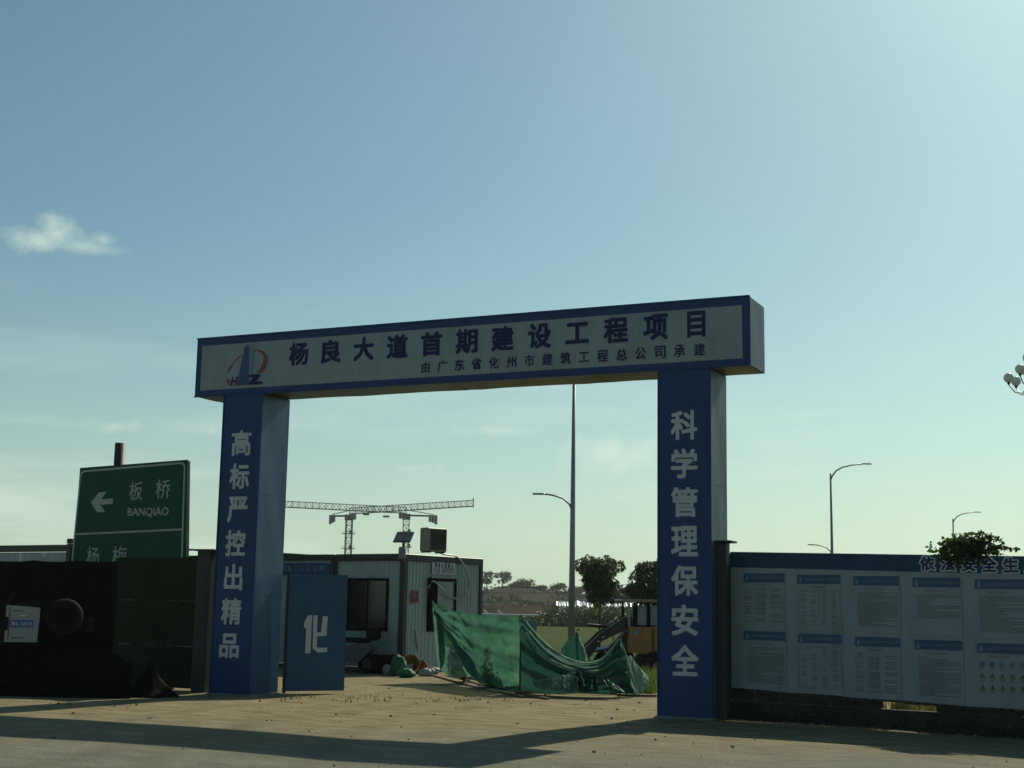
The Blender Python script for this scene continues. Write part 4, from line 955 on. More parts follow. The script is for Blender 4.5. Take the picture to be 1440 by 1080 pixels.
def make_net():
    t = thing('safety_net', (0, 0, 0), 0, 'torn green safety net slung over poles between the guard booth and the loader', 'net')
    # sheet from booth to middle pole
    s0 = 29.9; s1 = 26.4
    drape('net_sheet', 'net', t, [(607, 843, 30.2), (620, 853, 29.6), (650, 862, 28.9), (690, 865, 27.6), (733, 867, 26.6)],
          [(626, 900, 29.8), (640, 912, 29.2), (662, 936, 28.4), (690, 962, 27.2), (733, 971, 26.6)], fold=.075, freq=17, seed=1, dirn='h', nu=90, nv=40)
    drape('net_sheet', 'net_thin', t, [(608, 852, 30.1), (622, 874, 29.8), (640, 893, 29.2), (664, 932, 28.4)],
          [(612, 905, 30.0), (618, 940, 29.6), (640, 953, 29.0), (664, 950, 28.5)], fold=.025, freq=9, seed=2, nu=30)
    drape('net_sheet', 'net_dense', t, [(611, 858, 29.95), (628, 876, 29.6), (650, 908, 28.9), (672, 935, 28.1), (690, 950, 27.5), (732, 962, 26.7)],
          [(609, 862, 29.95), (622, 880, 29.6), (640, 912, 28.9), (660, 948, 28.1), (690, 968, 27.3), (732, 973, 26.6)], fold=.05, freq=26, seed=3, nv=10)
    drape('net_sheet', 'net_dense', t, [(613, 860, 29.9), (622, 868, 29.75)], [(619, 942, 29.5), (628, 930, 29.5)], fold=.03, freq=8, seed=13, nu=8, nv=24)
    # from pole swooping down to the sag and up to the second peak
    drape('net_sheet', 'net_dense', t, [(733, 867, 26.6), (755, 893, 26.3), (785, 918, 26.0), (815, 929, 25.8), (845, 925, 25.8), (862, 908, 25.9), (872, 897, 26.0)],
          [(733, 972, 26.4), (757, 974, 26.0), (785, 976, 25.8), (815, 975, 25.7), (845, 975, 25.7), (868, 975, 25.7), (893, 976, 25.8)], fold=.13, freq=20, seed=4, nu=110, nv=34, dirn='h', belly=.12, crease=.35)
    # rolled hem hanging in swags, its highlights painted as paler net
    for k, (dy, mt_) in enumerate(((0, 'net_highlight'), (8, 'net_dense'), (14, 'net_highlight'), (21, 'net'))):
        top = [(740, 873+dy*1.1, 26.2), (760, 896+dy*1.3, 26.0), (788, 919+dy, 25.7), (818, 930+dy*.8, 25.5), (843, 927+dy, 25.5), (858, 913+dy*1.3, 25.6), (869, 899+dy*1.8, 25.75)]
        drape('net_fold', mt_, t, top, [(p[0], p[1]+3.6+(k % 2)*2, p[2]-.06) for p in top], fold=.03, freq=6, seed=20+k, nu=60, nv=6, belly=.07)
    drape('net_sheet', 'net_dense', t, [(872, 897, 26.0), (878, 915, 26.0), (884, 935, 25.95), (892, 955, 25.9), (902, 972, 25.8)],
          [(868, 900, 25.95), (864, 925, 25.8), (866, 950, 25.8), (872, 970, 25.75), (880, 976, 25.7)], fold=.05, freq=12, seed=5, nu=40, nv=16)
    drape('net_fold', 'net_highlight', t, [(873, 897, 25.9), (881, 920, 25.9), (889, 945, 25.85), (901, 975, 25.7)], [(870, 899, 25.9), (876, 922, 25.85), (882, 947, 25.8), (890, 976, 25.7)], fold=.02, freq=5, seed=6, nu=30, nv=5, belly=.04)
    # back peak
    drape('net_sheet', 'net_dense', t, [(789, 912, 28.3), (800, 899, 28.2), (813, 886, 28.1), (820, 905, 28.0), (832, 932, 27.9)],
          [(789, 930, 28.3), (800, 940, 28.2), (813, 945, 28.1), (822, 946, 28.0), (833, 945, 27.9)], fold=.04, freq=9, seed=7, nu=40, nv=14, sm=False)
    drape('net_fold', 'net_highlight', t, [(813, 886, 28.05), (820, 905, 27.95), (827, 930, 27.85)], [(811, 888, 28.05), (817, 908, 27.95), (822, 932, 27.85)], fold=.01, freq=3, seed=8, nu=16, nv=3)
    # low tail at the right
    drape('net_sheet', 'net_highlight', t, [(882, 925, 26.4), (887, 922, 26.4), (896, 934, 26.4), (912, 952, 26.5)], [(886, 950, 26.2), (890, 970, 26.0), (898, 974, 26.0), (912, 965, 26.3)], fold=.05, freq=14, seed=9, nu=30, nv=12)
    # crumpled swath lying at the foot, its sunlit look put into paler net
    drape('net_fold', 'net_highlight', t, [(748, 956, 25.5), (762, 955, 25.4), (785, 950, 25.3), (800, 948, 25.2), (812, 952, 25.2)], [(752, 966, 25.3), (768, 970, 25.1), (785, 972, 25.0), (800, 973, 25.0), (814, 971, 25.0)], fold=.10, freq=24, seed=10, nu=60, nv=14)
    drape('net_fold', 'net_dense', t, [(806, 945, 25.4), (815, 942, 25.4), (828, 946, 25.4), (836, 950, 25.4)], [(812, 972, 25.0), (820, 973, 25.0), (832, 973, 25.0), (842, 973, 25.0)], fold=.10, freq=18, seed=11, nu=34, nv=14)
    drape('net_fold', 'greenbag', t, [(844, 948, 25.3), (855, 955, 25.3), (866, 963, 25.2), (874, 969, 25.2)], [(850, 960, 25.1), (858, 968, 25.0), (868, 972, 25.0), (880, 974, 25.0)], fold=.06, freq=14, seed=12, nu=24, nv=10)
    for (px, py, s) in ((733, 865, 26.62), (813, 884, 28.15), (872, 895, 26.05)):
        a = at(px, py, s); MB().tube([(a.x, a.y, -.1), tuple(a)], .022, 6).build('pole', 'dark', t)
make_net()

# planks on the ground before the net
def planks():
    g1 = 'timber planks lying before the green net'
    P = [((733, 966), (797, 964), .10, .05, 'wood', 'grey plank at the back left of the plank pile under the net'), ((735, 970), (862, 971), .12, .05, 'wood2', 'long pale plank lying in the middle of the plank pile'),
         ((725, 976), (800, 973), .11, .05, 'wood', 'short brown plank at the front left of the plank pile'), ((760, 975), (868, 977), .10, .05, 'wood', 'brown plank along the front of the plank pile'),
         ((820, 968), (862, 971), .16, .16, 'wood2', 'pale plank on top of the pile below the net sag'), ((868, 978), (924, 980), .10, .04, 'wood', 'thin plank reaching from the pile to the right pillar'),
         ((735, 979), (770, 984), .09, .04, 'wood', 'short plank nearest the road in front of the pile'),
         ((612, 952), (700, 975), .12, .04, 'wood', 'long dark plank slanting below the thin net'), ((628, 950), (716, 972), .10, .09, 'wood', 'upper slanting plank below the thin net'), ((674, 972), (706, 964), .10, .12, 'wood2', 'short pale plank crossing the slanting planks'),
         ((640, 958), (735, 982), .08, .04, 'wood', 'front slanting plank between booth and plank pile')]
    for i, (a, b, w, z, mt, lab) in enumerate(P):
        A, B = gnd(*a), gnd(*b); d = B-A; ln = d.length
        o = MB().bbox((0, 0, 0), (ln, w, .035), .005).build('plank', mt); o.location = ((A.x+B.x)/2, (A.y+B.y)/2, z-.02); o.rotation_euler = (R(random.uniform(-5, 5)), R(random.uniform(-1, 1)), math.atan2(d.y, d.x)); tag(o, lab, 'plank', g1)
planks()

# ------------------------------------------------------------------ wheel loader
def make_loader():
    s = 40.0; k = FPX/s; O = at(905, 857, s)
    t = thing('wheel_loader', (O.x, O.y, -.62), YAW+R(4), 'yellow wheel loader with dark lifting arms parked behind the net by the right pillar', 'loader')
    def X(px): return (px-905)/k
    def Z(py): return 1.6-(py-857.5)/k+.62
    # rear body and hood to the right, cab in the middle, arms to the left
    MB().prism([(X(878), Z(917)), (X(990), Z(925)), (X(990), Z(886)), (X(925), Z(882)), (X(880), Z(882))], -.62, .62).build('body', 'yellow', t)
    MB().box((X(912.5), -.626, Z(900)), (.02, .01, .62)).build('panel_joint', 'black', t)
    MB().prism([(X(915), Z(930)), (X(940), Z(930)), (X(940), Z(888)), (X(915), Z(884))], -.68, -.63).build('side_tank', 'yellow', t)
    MB().bbox((X(900), 0, Z(846)), (1.30, 1.45, .07), .02).build('cab_roof', mat('cab_roof_cream', (.34, .30, .22), .6, var=.2), t)
    for (px, w, y) in ((880, .06, -.6), (888.5, .12, -.6), (907, .10, -.6), (925, .06, -.6), (880, .06, .6), (907, .08, .6), (925, .06, .6)):
        MB().box((X(px), y, (Z(849)+Z(882))/2), (w, .06, Z(849)-Z(882))).build('cab_post', 'lamp_grey' if px == 880 and y < 0 else 'black', t)
    MB().box((X(897), -.60, Z(866)), (.30, .012, .55)).build('cab_window', 'glass_pale', t); MB().box((X(916), -.60, Z(866)), (.28, .012, .55)).build('cab_window', 'glass_pale', t)
    MB().prism([(X(886), Z(893)), (X(892), Z(893)), (X(898), Z(886)), (X(886), Z(885))], -.64, -.625).build('door_glass', 'glass_pale', t)
    MB().box((X(900), 0, Z(880)), (.95, 1.1, .06)).build('cab_floor', 'black', t); MB().bbox((X(903), .0, Z(874)), (.35, .45, .25), .05).build('driver_seat', 'black', t)
    MB().ring((X(888), 0, Z(874)), (1, 0, .5), .16, .015, 18, 5).build('steering_wheel', 'black', t)
    for y in (-.42, .42):
        MB().prism([(X(884), Z(872)), (X(874), Z(869)), (X(840), Z(892)), (X(806), Z(925)), (X(800), Z(945)), (X(813), Z(944)), (X(842), Z(903)), (X(884), Z(883))], y-.07, y+.07).build('lift_arm', 'grease', t)
        MB().tube([(X(884), y*.6, Z(905)), (X(835), y*.6, Z(916))], .05, 8).build('lift_cylinder', 'chrome', t)
    MB().tube([(X(826), 0, Z(881)), (X(858), 0, Z(883)), (X(876), 0, Z(874))], .05, 8).build('tilt_cylinder', 'grease', t)
    MB().prism([(X(852), Z(912)), (X(884), Z(884)), (X(890), Z(935)), (X(852), Z(935))], -.32, .32).build('front_frame', 'grease', t)
    MB().prism([(X(815), Z(925)), (X(800), Z(915)), (X(770), Z(955)), (X(765), Z(964)), (X(812), Z(962)), (X(820), Z(945))], -1.0, 1.0).build('bucket', 'grease', t)
    MB().box((X(930), 0, .62), (1.9, .9, .5)).build('chassis', 'grease', t)
    for px in (864, 921):
        for y in (-.60, .72):
            w = MB().ring((X(px), y, .55), (0, 1, 0), .36, .19, 30, 10).build('wheel', 'rubber', t, True); MB().tube([(X(px), y-.12, .55), (X(px), y+.12, .55)], .28, 18).build('rim', 'yellow', w)
    for (a, b) in ((845, 897), (838, 903), (857, 876), (866, 874)): MB().ball((X(a), -.5, Z(b)), .045, 8, 6).build('pin', 'chrome', t, True)
make_loader()

# ------------------------------------------------------------------ street lamps
def lamp_proto():
    t = thing('street_lamp', (0, 0, 0), YAW, '', 'street lamp', 'street lamps along the new road')
    MB().tube([(0, 0, -.1), (0, 0, 4.5), (0, 0, 10.5)], [.13, .095, .055], 12).build('pole', 'lamp_grey', t, True)
    MB().tube([(0, 0, -.1), (0, 0, .55)], .18, 12).build('base', 'lamp_grey', t)
    arc = [(0, 0, 10.0), (.10, 0, 10.35), (.35, 0, 10.68), (.75, 0, 10.90), (1.3, 0, 11.03), (1.9, 0, 11.10)]
    MB().tube(arc, [.05, .05, .045, .042, .038, .036], 8).build('arm', 'lamp_grey', t, True)
    h = MB().bbox((2.2, 0, 11.12), (.62, .20, .07), .03).build('lamp_head', 'lamp_grey', t)
    arc = [(0, 0, 5.55), (-.12, 0, 5.85), (-.35, 0, 6.05), (-.7, 0, 6.16), (-1.0, 0, 6.2)]
    MB().tube(arc, .032, 8).build('arm', 'lamp_grey', t, True); MB().bbox((-1.22, 0, 6.2), (.45, .16, .06), .025).build('lamp_head', 'lamp_grey', t)
    MB().tube([(.06, 0, 10.15), (.16, 0, 10.45)], .018, 6).build('brace', 'lamp_grey', t)
    return t
LP = lamp_proto()
for i, (px, s, lab) in enumerate(((804, 49, 'nearest street lamp, seen through the gateway beside the round tree'), (1171.5, 83, 'middle street lamp rising behind the notice banner'), (1344, 121, 'farthest street lamp, above the bush on the hoarding'))):
    o = LP if i == 0 else copy_tree(LP); P = at(px, 856, s); o.location = (P.x, P.y, -.62); o['label'] = lab
def make_globe_lamp():
    s = 46; P = at(1462, 866, s); t = thing('globe_lamp', (P.x, P.y, -.6), YAW, 'ornamental street lamp with clustered glass globes at the right edge', 'street lamp')
    k = FPX/s; Z = lambda py: 1.6-(py-866)/k+.6
    MB().tube([(0, 0, 0), (0, 0, 1.2), (0, 0, Z(505))], [.14, .09, .05], 12).build('pole', 'lamp_grey', t, True)
    def globe(x, y, z, r):
        g_ = MB().ball((x, y, z), r, 18, 12).build('globe', 'globe', t, True); MB().tube([(x, y, z-r-.07), (x, y, z-r+.03)], [.03, .07], 10).build('cup', 'dark', g_); MB().tube([(x, y, z-.09), (x, y, z+.06)], .035, 6).build('bulb', 'dark', g_)
    globe(0, 0, Z(497), .20)
    for tier, (zz, rad, n, ph) in enumerate(((Z(527), .72, 5, math.pi), (Z(514), .32, 4, math.pi))):
        for i in range(n):
            a = ph+2*math.pi*i/n; c_, s_ = math.cos(a), math.sin(a); globe(rad*c_, rad*s_, zz, .165)
            z0 = zz-.24; MB().tube([(0, 0, z0-.1+.2), (rad*.35*c_, rad*.35*s_, z0-.28), (rad*.7*c_, rad*.7*s_, z0-.26), (rad*c_, rad*s_, z0)], .02, 6).build('arm', 'lamp_grey', t, True)
    MB().ball((0, 0, Z(545)), .12, 10, 8).build('finial', 'lamp_grey', t, True)
make_globe_lamp()

# ------------------------------------------------------------------ tower cranes
def truss(m, a, b, w, h, n, r, top=False):
    a, b = Vector(a), Vector(b); d = (b-a); L_ = d.length; d.normalize(); up = Vector((0, 0, 1)) if abs(d.z) < .5 else Vector((0, 1, 0)); sd_ = d.cross(up).normalized(); up = sd_.cross(d)
    ch = [sd_*w/2, -sd_*w/2, up*h] if top else [sd_*w/2+up*h/2, -sd_*w/2+up*h/2, -sd_*w/2-up*h/2, sd_*w/2-up*h/2]
    for c in ch: m.tube([a+c, b+c], r, 4, False)
    for i in range(n):
        p = a+d*(L_*i/n); q = a+d*(L_*(i+1)/n); mid = a+d*(L_*(i+.5)/n)
        for j in range(len(ch)):
            c0, c1 = ch[j], ch[(j+1) % len(ch)]; m.tube([p+c0, p+c1], r*.6, 3, False); m.tube([p+c0, (mid if top else q)+c1], r*.6, 3, False)
            if top: m.tube([mid+c1, q+c0], r*.6, 3, False)
def crane(px, py, s, jib_end, cj_px, lab, side):
    P = at(px, 846, s); k = FPX/s; t = thing('tower_crane', (P.x, P.y, -.6), YAW+jib_end[2], lab, 'crane', 'tower cranes on the skyline')
    zt = at(px, py, s).z+.6; w = 1.7; m = MB(); truss(m, (0, 0, 0), (0, 0, zt-1.5), w, w, int(zt/1.8), .13); m.build('mast', 'crane', t)
    MB().box((0, 0, zt-.9), (2.3, 2.2, 1.6)).build('slewing_unit', 'crane', t)
    MB().bbox((1.6*side, -1.6, zt-.6), (1.2, 1.3, 1.9), .2).build('cab', 'crane_grey', t)
    m = MB(); a = jib_end[0]/k; truss(m, (0, 0, zt+.1), (a, 0, zt+jib_end[1]/k), 1.3, 1.7, 20, .11, True); m.tube([(a, 0, zt+jib_end[1]/k-.4), (a, 0, zt+jib_end[1]/k+2.3)], .15, 4); m.build('jib', 'crane', t)
    c = cj_px/k; m = MB(); m.box((c/2, 0, zt-.5), (abs(c), 1.3, .45)); m.tube([(0, 0, zt+1.1), (c*.92, 0, zt-.1)], .12, 4); m.build('counter_jib', 'crane', t)
    for i in range(3): MB().bbox((c*(1-.10*i), 0, zt-1.4-.2*(i == 0)), (abs(c)*.095, 1.6, 2.6-.5*i), .1).build('counterweight', 'crane_grey', t)
    for i in range(3):
        z = zt-5.5-i*4.2; MB().box((0, 0, z), (3.6, 3.2, .12)).box((-1.7, 0, z+.5), (.1, 3.2, .1)).box((1.7, 0, z+.5), (.1, 3.2, .1)).box((.9, -1.5, z+.5), (.9, .8, .9)).build('working_platform', 'crane', t)
    MB().box((a*.30, 0, zt-.45), (1.8, 1.2, .5)).build('trolley', 'crane_grey', t)
crane(487, 722, 395, (176, 14, R(-3)), -27, 'left tower crane on the skyline with its jib reaching right', 1)
crane(568, 721, 400, (-190, 6, R(4)), 42, 'right tower crane on the skyline with its jib reaching left', -1)

# ------------------------------------------------------------------ trees and bushes
def leaves(mb, centers, count, size, rn, droop=.3, aspect=2.2, shell=.5):
    tot = sum(c[1][0]*c[1][1]*c[1][2] for c in centers)
    for (c, r_) in centers:
        n = int(count*r_[0]*r_[1]*r_[2]/tot)
        for _ in range(n):
            while True:
                d = Vector((rn.gauss(0, 1), rn.gauss(0, 1), rn.gauss(0, 1)))
                if d.length > .01: break
            d.normalize(); q = shell+(1-shell)*rn.random()**.6; q *= (.85+.3*rn.random())
            p = Vector(c)+Vector((d.x*r_[0]*q, d.y*r_[1]*q, d.z*r_[2]*q))
            ax = Vector((d.x+rn.gauss(0, .5), d.y+rn.gauss(0, .5), rn.gauss(-droop, .4))).normalized()
            sd_ = ax.cross(Vector((rn.gauss(0, 1), rn.gauss(0, 1), rn.gauss(0, 1)))).normalized(); L_ = size*rn.uniform(.6, 1.3); w = L_/aspect
            mb.add([p, p+ax*L_*.5+sd_*w*.5, p+ax*L_, p+ax*L_*.5-sd_*w*.5], [(0, 1, 2, 3)])
def tree(P, base_z, h, crown_z0, rx, lab, seed, n=3500, leaf='leaf', size=.13, shape='round', name='tree', cat='tree', group=None, clumps=22, trunk=.05, droop=.5):
    rn = random.Random(seed); t = thing(name, (P.x, P.y, base_z), rn.uniform(0, 6), lab, cat, group)
    tr = MB(); top = h-(h-crown_z0)*.4; pts = [(0, 0, -.1)]; x = y = 0
    for i in range(1, 6): x += rn.uniform(-.03, .03)*h*.3; y += rn.uniform(-.03, .03)*h*.3; pts.append((x, y, top*i/5))
    tr.tube(pts, [trunk*(1-.14*i) for i in range(6)], 8)
    cz = (crown_z0+h)/2; rz = (h-crown_z0)/2; cl = []
    for i in range(clumps):
        a = rn.uniform(0, 6.28); u = rn.uniform(-1, 1)
        if shape == 'cone': wd = 1-.72*((1-u)/2)**1.5                     # narrow below, wide above
        else: wd = math.sqrt(max(0, 1-u*u*.8))
        r_ = rx*wd*rn.uniform(.35, .85); c = (x*.6+r_*math.cos(a), y*.6+r_*math.sin(a), cz+u*rz*.82); k = rx*rn.uniform(.22, .42); cl.append((c, (k, k, k*.8)))
        if i % 2 == 0: tr.tube([(x*.5, y*.5, crown_z0+(c[2]-crown_z0)*.3), tuple(Vector(c)*.6+Vector((0, 0, c[2]*.35))), c], [trunk*.4, trunk*.25, trunk*.1], 5)
    tr.build('trunk', 'bark', t, True); m = MB(); leaves(m, cl, n, size, rn, droop); m.build('crown', leaf, t); return t
P = at(843, 857, 58); tree(P, -.62, at(843, 780, 58).z+.62, at(843, 846, 58).z+.62, 1.02, 'round topped young tree standing on the grass beside the street lamp', 3, 9000, 'leaf', .15, 'cone', clumps=44, trunk=.07, droop=.9)
P = at(921, 857, 56); tree(P, -.62, at(921, 790, 56).z+.62, at(921, 850, 56).z+.62, 1.05, 'leafy young tree half hidden behind the right gate pillar', 5, 7500, 'leaf', .15, 'round', clumps=36, trunk=.07, droop=.9)
# small tree behind, lighter
P = at(862, 857, 95); tree(P, -.62, at(862, 822, 95).z+.62, at(862, 845, 95).z+.62, 1.2, 'small pale green tree beyond the round young tree', 8, 1500, 'leaf', .22, 'round', clumps=14)
# shrub bank below the white sheeting
def bank(name, x0, x1, s, yt, yb, n, mt, seed, size, kind, depth=6):
    rn = random.Random(seed); cl = []
    for i in range(n):
        px = rn.uniform(x0, x1); ss = s+rn.uniform(0, depth); top = at(px, yt(px)+rn.uniform(0, 3), ss).z; h = max(.5, top+.62); P = at(px, 857, ss); cl.append(((P.x, P.y, -.62+h*.5), (h*.55+.5, h*.55+.5, h*.5)))
    m = MB(); leaves(m, cl, n*70, size, rn, 0, 1.6, .55); o = m.build(name, mt); tag(o, kind='stuff'); return o
tag(bank('shrub_bank', 735, 960, 165, lambda x: 854+(max(0, 785-x)*.30), 875, 110, 'leaf', 4, .60, 1, 8), 'dense dark green shrubs along the far side of the grass', 'shrubs')
tag(bank('far_scrub', 640, 1000, 440, lambda x: 827+3*math.sin(x*.07)+abs(x-700)*.03, 860, 95, 'leaf_far', 6, 1.5, 1, 30), 'dark scrub along the ridge of the far hill', 'scrub')
tag(bank('slope_scrub', 640, 980, 400, lambda x: 834+5*math.sin(x*.09+1), 860, 90, 'leaf_far', 26, 1.5, 1, 30), 'dark scrub scattered over the upper slope of the far hill', 'scrub')
tag(bank('low_scrub', 640, 960, 300, lambda x: 845+5*math.sin(x*.05), 860, 110, 'leaf_far', 16, 1.3, 1, 110), 'patchy scrub at the foot of the red earth hill', 'scrub')
for i, (px, yt, yb, w, lab) in enumerate(((684, 804, 828, 4.6, 'leftmost bare stemmed tree on the far ridge beside the booth'), (706, 803, 827, 5.5, 'twin crowned tall tree on the far ridge'), (738, 815, 830, 5.5, 'broad low tree on the far ridge right of the twin crowned tree'), (724, 818, 830, 3.6, 'small dark tree between twin crowned and broad ridge trees'), (784, 819, 834, 4.5, 'pointed tree on the far ridge left of the street lamp'), (760, 823, 834, 3.2, 'small round tree on the far ridge before the pointed tree'), (900, 824, 838, 5, 'round tree on the far ridge right of the round young tree'), (812, 825, 836, 4, 'low tree on the far ridge just right of the street lamp pole'))):
    P = at(px, 850, 455); b = at(px, yb, 455).z; tree(P, b-1, at(px, yt, 455).z-b+1, (at(px, yt, 455).z-b)*.35+1, w*.62, lab, 40+i, 700, 'leaf_far', .75, 'cone' if i < 2 else 'round', 'ridge_tree', 'tree', 'trees along the far ridge', 12, .25)
# red earth cuts on the hill and low roofs
def cut(px0, px1, y0, y1, s, lab):
    a, b = at(px0, y1, s), at(px1, y1, s); c, d = at(px1, y0, s+6), at(px0, y0, s+6); n = 14; vs = []; fs = []; rn = random.Random(px0)
    for i in range(n+1):
        u = i/n; lo = a.lerp(b, u); hi = d.lerp(c, u); k = rn.uniform(.5, 1.0)*math.sin(math.pi*min(1, max(.02, u)))**.4; vs += [tuple(lo-Vector((0, 0, 1.5))), tuple(lo.lerp(hi, k)), tuple(lo.lerp(hi, k)+Vector((-3, 8, -1.5)))]
    for i in range(n): fs += [(3*i, 3*i+3, 3*i+4, 3*i+1), (3*i+1, 3*i+4, 3*i+5, 3*i+2)]
    o = MB().add(vs, fs).build('earth_bank', 'redearth', None, True); tag(o, kind='structure')
cut(678, 735, 846, 851, 300, ''); cut(690, 800, 851, 857, 280, ''); cut(640, 790, 857, 863, 250, '')
def make_sheeting():
    s = 195; P = at(845, 857, s); t = thing('plastic_greenhouse', (P.x, P.y, -.6), YAW, 'long row of glaring white plastic sheeted roofs beyond the shrubs', 'greenhouse')
    k = FPX/s; rn = random.Random(9); x = (783-845)/k; n = 9; w = (905-783)/k/n
    for i in range(n):
        h = 1.6+(857.5-rn.uniform(847.5, 849.5))/k+.6; m = MB(); vs = []; fs = []; K_ = 10
        for a in range(K_+1):
            zz = h+rn.uniform(-.16, .10); vs += [(x+w*a/K_, 0, zz-.60), (x+w*a/K_, 1.6, zz), (x+w*a/K_, 3.4, zz-.6)]
        for a in range(K_): fs += [(3*a, 3*a+3, 3*a+4, 3*a+1), (3*a+1, 3*a+4, 3*a+5, 3*a+2)]
        m.add(vs, fs); m.box((x+w/2, .10, (h-.75)/2), (w-.05, .05, h-.75)); m.build('roof', 'plastic_film', t); x += w
make_sheeting()
def make_shed():
    s = 118; P = at(690, 857, s); t = thing('low_shed', (P.x, P.y, -.6), YAW, 'low blue grey shed with pale flat roof behind the green net top', 'shed')
    k = FPX/s; MB().box((0, 1.5, .5), (130/k, 3, 1.1)).build('wall', mat('blue_grey_shed_wall', (.10, .14, .18), .7), t); MB().box((0, 1.5, 1.6-(865.5-855)/k+.6-.05), (136/k, 3.4, .12)).build('roof', 'letter', t)
    for i in range(3): MB().tube([(-1+i*1.2, .5, 1.1), (-1.8+i*1.2, .7, 1.9)], .04, 5).build('stored_pole', 'galv', t)
make_shed()
# utility line
def make_wires():
    A = at(655, 857, 150); B = at(965, 857, 110)
    for (Q, lab) in ((A, 'wooden utility pole behind the guard booth'), (B, 'wooden utility pole hidden behind the right pillar')):
        t = thing('utility_pole', (Q.x, Q.y, -.7), YAW, lab, 'utility pole'); z = 3.7 if Q is A else 4.0
        MB().tube([(0, 0, 0), (0, 0, z+.2)], [.12, .08], 8).build('pole', 'bark', t); MB().box((0, 0, z), (1.2, .1, .1)).build('crossarm', 'bark', t)
    for i, (ya, yb) in enumerate(((824, 816), (832, 824))):
        pa = at(655, ya, 150); pb = at(965, yb, 110); pts = []
        for k in range(13): u = k/12; p = pa.lerp(pb, u); p.z -= 1.0*4*u*(1-u)*.35; pts.append(p)
        o = MB().tube(pts, .022, 5).build('power_line', 'dark'); tag(o, ('upper', 'lower')[i]+' power line crossing the sky behind the round tree', 'power line', 'power lines')
make_wires()
# creeper bush spilling over the hoarding
def make_creeper():
    a, z = wq(1357, 780); d = Vector((math.cos(R(WANG)), math.sin(R(WANG)))); P = WA+d*a
    t = thing('creeper_bush', (P.x, P.y, 0), R(WANG), 'green creeper bush spilling over the top of the hoarding above the headline', 'bush'); rn = random.Random(12); k = wq(1400, 780)[0]-a; k = k/43
    cl = []
    def L_(px, py): x, zz = wq(px, py); return x-a, zz
    for (px, py, r_) in ((1318, 775, .10), (1332, 770, .13), (1345, 764, .14), (1360, 762, .16), (1375, 767, .14), (1388, 772, .12), (1340, 782, .14), (1358, 780, .18), (1372, 782, .13), (1350, 792, .10), (1325, 783, .09), (1395, 778, .07), (1311, 768, .05), (1338, 798, .05)):
        x, zz = L_(px, py); cl.append(((x, rn.uniform(-.02, .14), zz), (r_, r_*1.0, r_*.8)))
    st = MB()
    for (pts) in (((1365, 775), (1380, 758), (1392, 752), (1402, 760)), ((1360, 775), (1370, 755), (1378, 748), (1386, 752)), ((1385, 775), (1400, 768), (1418, 770), (1432, 772)), ((1370, 770), (1395, 758), (1408, 762)), ((1345, 775), (1335, 762), (1328, 758)), ((1388, 772), (1404, 766), (1412, 775))):
        q = [L_(*p) for p in pts]; q = [(x, .03, zz) for x, zz in q]; st.tube(q, .006, 4)
        for j in range(len(q)-1):
            for u in (.2, .5, .8): x = q[j][0]+(q[j+1][0]-q[j][0])*u; zz = q[j][2]+(q[j+1][2]-q[j][2])*u; cl.append(((x, .03, zz), (.035, .035, .03)))
    for i in range(5): x, zz = L_(1330+i*14, 790); st.tube([(x*.6, .28, .0), (x*.8, .22, 1.5), (x, .12, zz+.05)], .014, 5)
    st.build('stem', 'bark', t, True); m = MB(); leaves(m, cl[:14], 1500, .07, rn, .1, 1.4, .3); leaves(m, cl[14:], 330, .06, rn, .1, 1.4, .1); m.build('foliage', 'leaf2', t)
make_creeper()
# grass and weeds
def tufts(name, spots, mt, h0, h1, per, seed, label, cat):
    rn = random.Random(seed); m = MB()
    for (x, y, z) in spots:
        for _ in range(per):
            a = rn.uniform(0, 6.28); r_ = rn.uniform(0, .12); px, py = x+r_*math.cos(a), y+r_*math.sin(a); h = rn.uniform(h0, h1); bx, by = rn.gauss(0, .25)*h, rn.gauss(0, .25)*h; w = .008+.004*rn.random(); c_, s_ = math.cos(a)*w, math.sin(a)*w
            m.add([(px-c_, py-s_, z-.02), (px+c_, py+s_, z-.02), (px+bx*.4+c_*.7, py+by*.4+s_*.7, z+h*.6), (px+bx*.4-c_*.7, py+by*.4-s_*.7, z+h*.6), (px+bx, py+by, z+h)], [(0, 1, 2, 3), (3, 2, 4)])
    o = m.build(name, mt); tag(o, label, cat, None, 'stuff')
rn = random.Random(21); sp = []
d = Vector((math.cos(R(WANG)), math.sin(R(WANG)))); nn = Vector((-d.y, d.x))
for i in range(150):
    q = WA+d*rn.uniform(.2, 9.5)-nn*rn.uniform(-.02, .22); sp.append((q.x, q.y, 0))
tufts('weeds', sp, 'plinth', .05, .26, 9, 1, 'dark weeds growing along the foot of the hoarding', 'weeds')
g0, g1 = wq(1245, 1000)[0], wq(1315, 1000)[0]; sp = []
for i in range(130):
    q = WA+d*rn.uniform(g0-.3, g1+.5)+nn*rn.uniform(.5, 2.5); sp.append((q.x, q.y, 0))
tufts('yellow_grass', sp, 'weed', .2, .55, 18, 2, 'sunlit yellow grass showing through the gap below the banner', 'grass')
sp = []
for i in range(60):
    P = gnd(rn.uniform(896, 930), rn.uniform(950, 978)); sp.append((P.x, P.y, ground_z(P.x, P.y)))
tufts('grass_patch', sp, 'grass', .12, .38, 16, 3, 'green grass clump between the net end and the right pillar', 'grass')
sp = []
for i in range(46):
    P = gnd(rn.uniform(600, 720), rn.uniform(982, 987)) if i % 2 else gnd(rn.uniform(385, 560), rn.uniform(978, 987)); sp.append((P.x, P.y, 0))
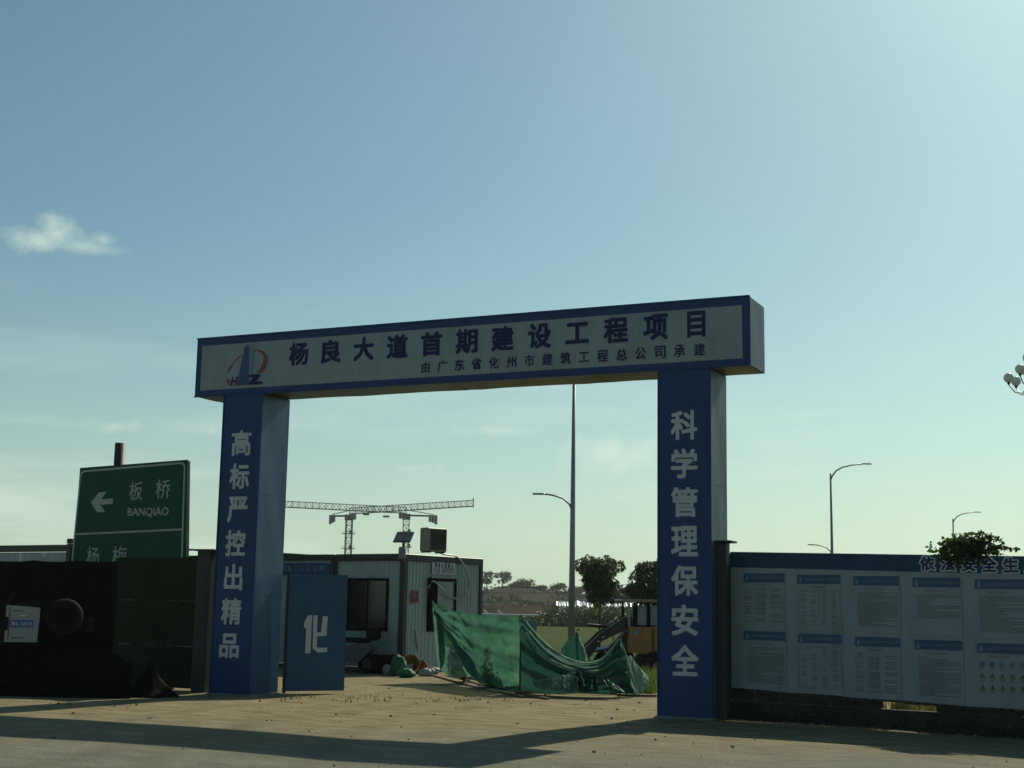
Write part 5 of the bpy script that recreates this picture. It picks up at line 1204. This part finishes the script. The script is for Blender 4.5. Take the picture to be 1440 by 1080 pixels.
tufts('sparse_grass', sp, 'weed', .02, .06, 4, 5, 'sparse dry grass along the edge of the entrance slab', 'grass')
# plants behind the thin net
def net_plants():
    for (px, py, h, w, lab) in ((646, 953, .85, .40, 'leafy shrub seen through the thin green net'), (706, 972, .80, .42, 'leafy shrub seen through the net beside the middle pole')):
        P = at(px, 900, 29.15 if px < 680 else 27.45); rn_ = random.Random(px); t = thing('net_shrub', (P.x, P.y+.24, 0), 0, lab, 'shrub', 'shrubs behind the green net'); cl = [((rn_.uniform(-w, w)*.7, rn_.uniform(-.15, .15), rn_.uniform(.15, h)), (.17, .17, .14)) for _ in range(12)]
        st = MB(); [st.tube([(0, 0, 0), (c[0][0]*.5, c[0][1], c[0][2]*.6), c[0]], .01, 4) for c in cl]; st.build('stem', 'bark', t); m = MB(); leaves(m, cl, 900, .09, rn_, .1, 1.5, .3); m.build('foliage', 'leaf2', t)
net_plants()
# scattered stones and clods on the road
rn = random.Random(31); m = MB()
for i in range(900):
    x = rn.uniform(-20, 1); y = rn.uniform(9, 24) if rn.random() < .8 else rn.uniform(24, 28)
    if -15.4 < x < -14.2 and y > 20: continue
    r_ = rn.choice((.005, .006, .007, .008, .010, .012, .012, .022))*rn.uniform(.7, 1.1); m.ball((x, y, r_*.4), (r_*1.3, r_, r_*.7), 6, 4, .4, i)
tag(m.build('gravel', 'concrete'), 'loose stones and clods scattered over the road', 'gravel', None, 'stuff')

# ------------------------------------------------------------------ haze: one closed box of thin even air
hm = bpy.data.materials.new('thin_haze'); hm.use_nodes = True; t_ = hm.node_tree; t_.nodes.remove(t_.nodes['Principled BSDF'])
pv = t_.nodes.new('ShaderNodeVolumePrincipled'); pv.inputs['Color'].default_value = (.86, .92, .90, 1); pv.inputs['Density'].default_value = .00017; pv.inputs['Anisotropy'].default_value = .35
t_.links.new(pv.outputs[0], t_.nodes['Material Output'].inputs['Volume'])
b = MB(); b.box((-150, 330, 24), (1900, 1200, 52)); hz = b.build('haze', hm); tag(hz, kind='stuff')
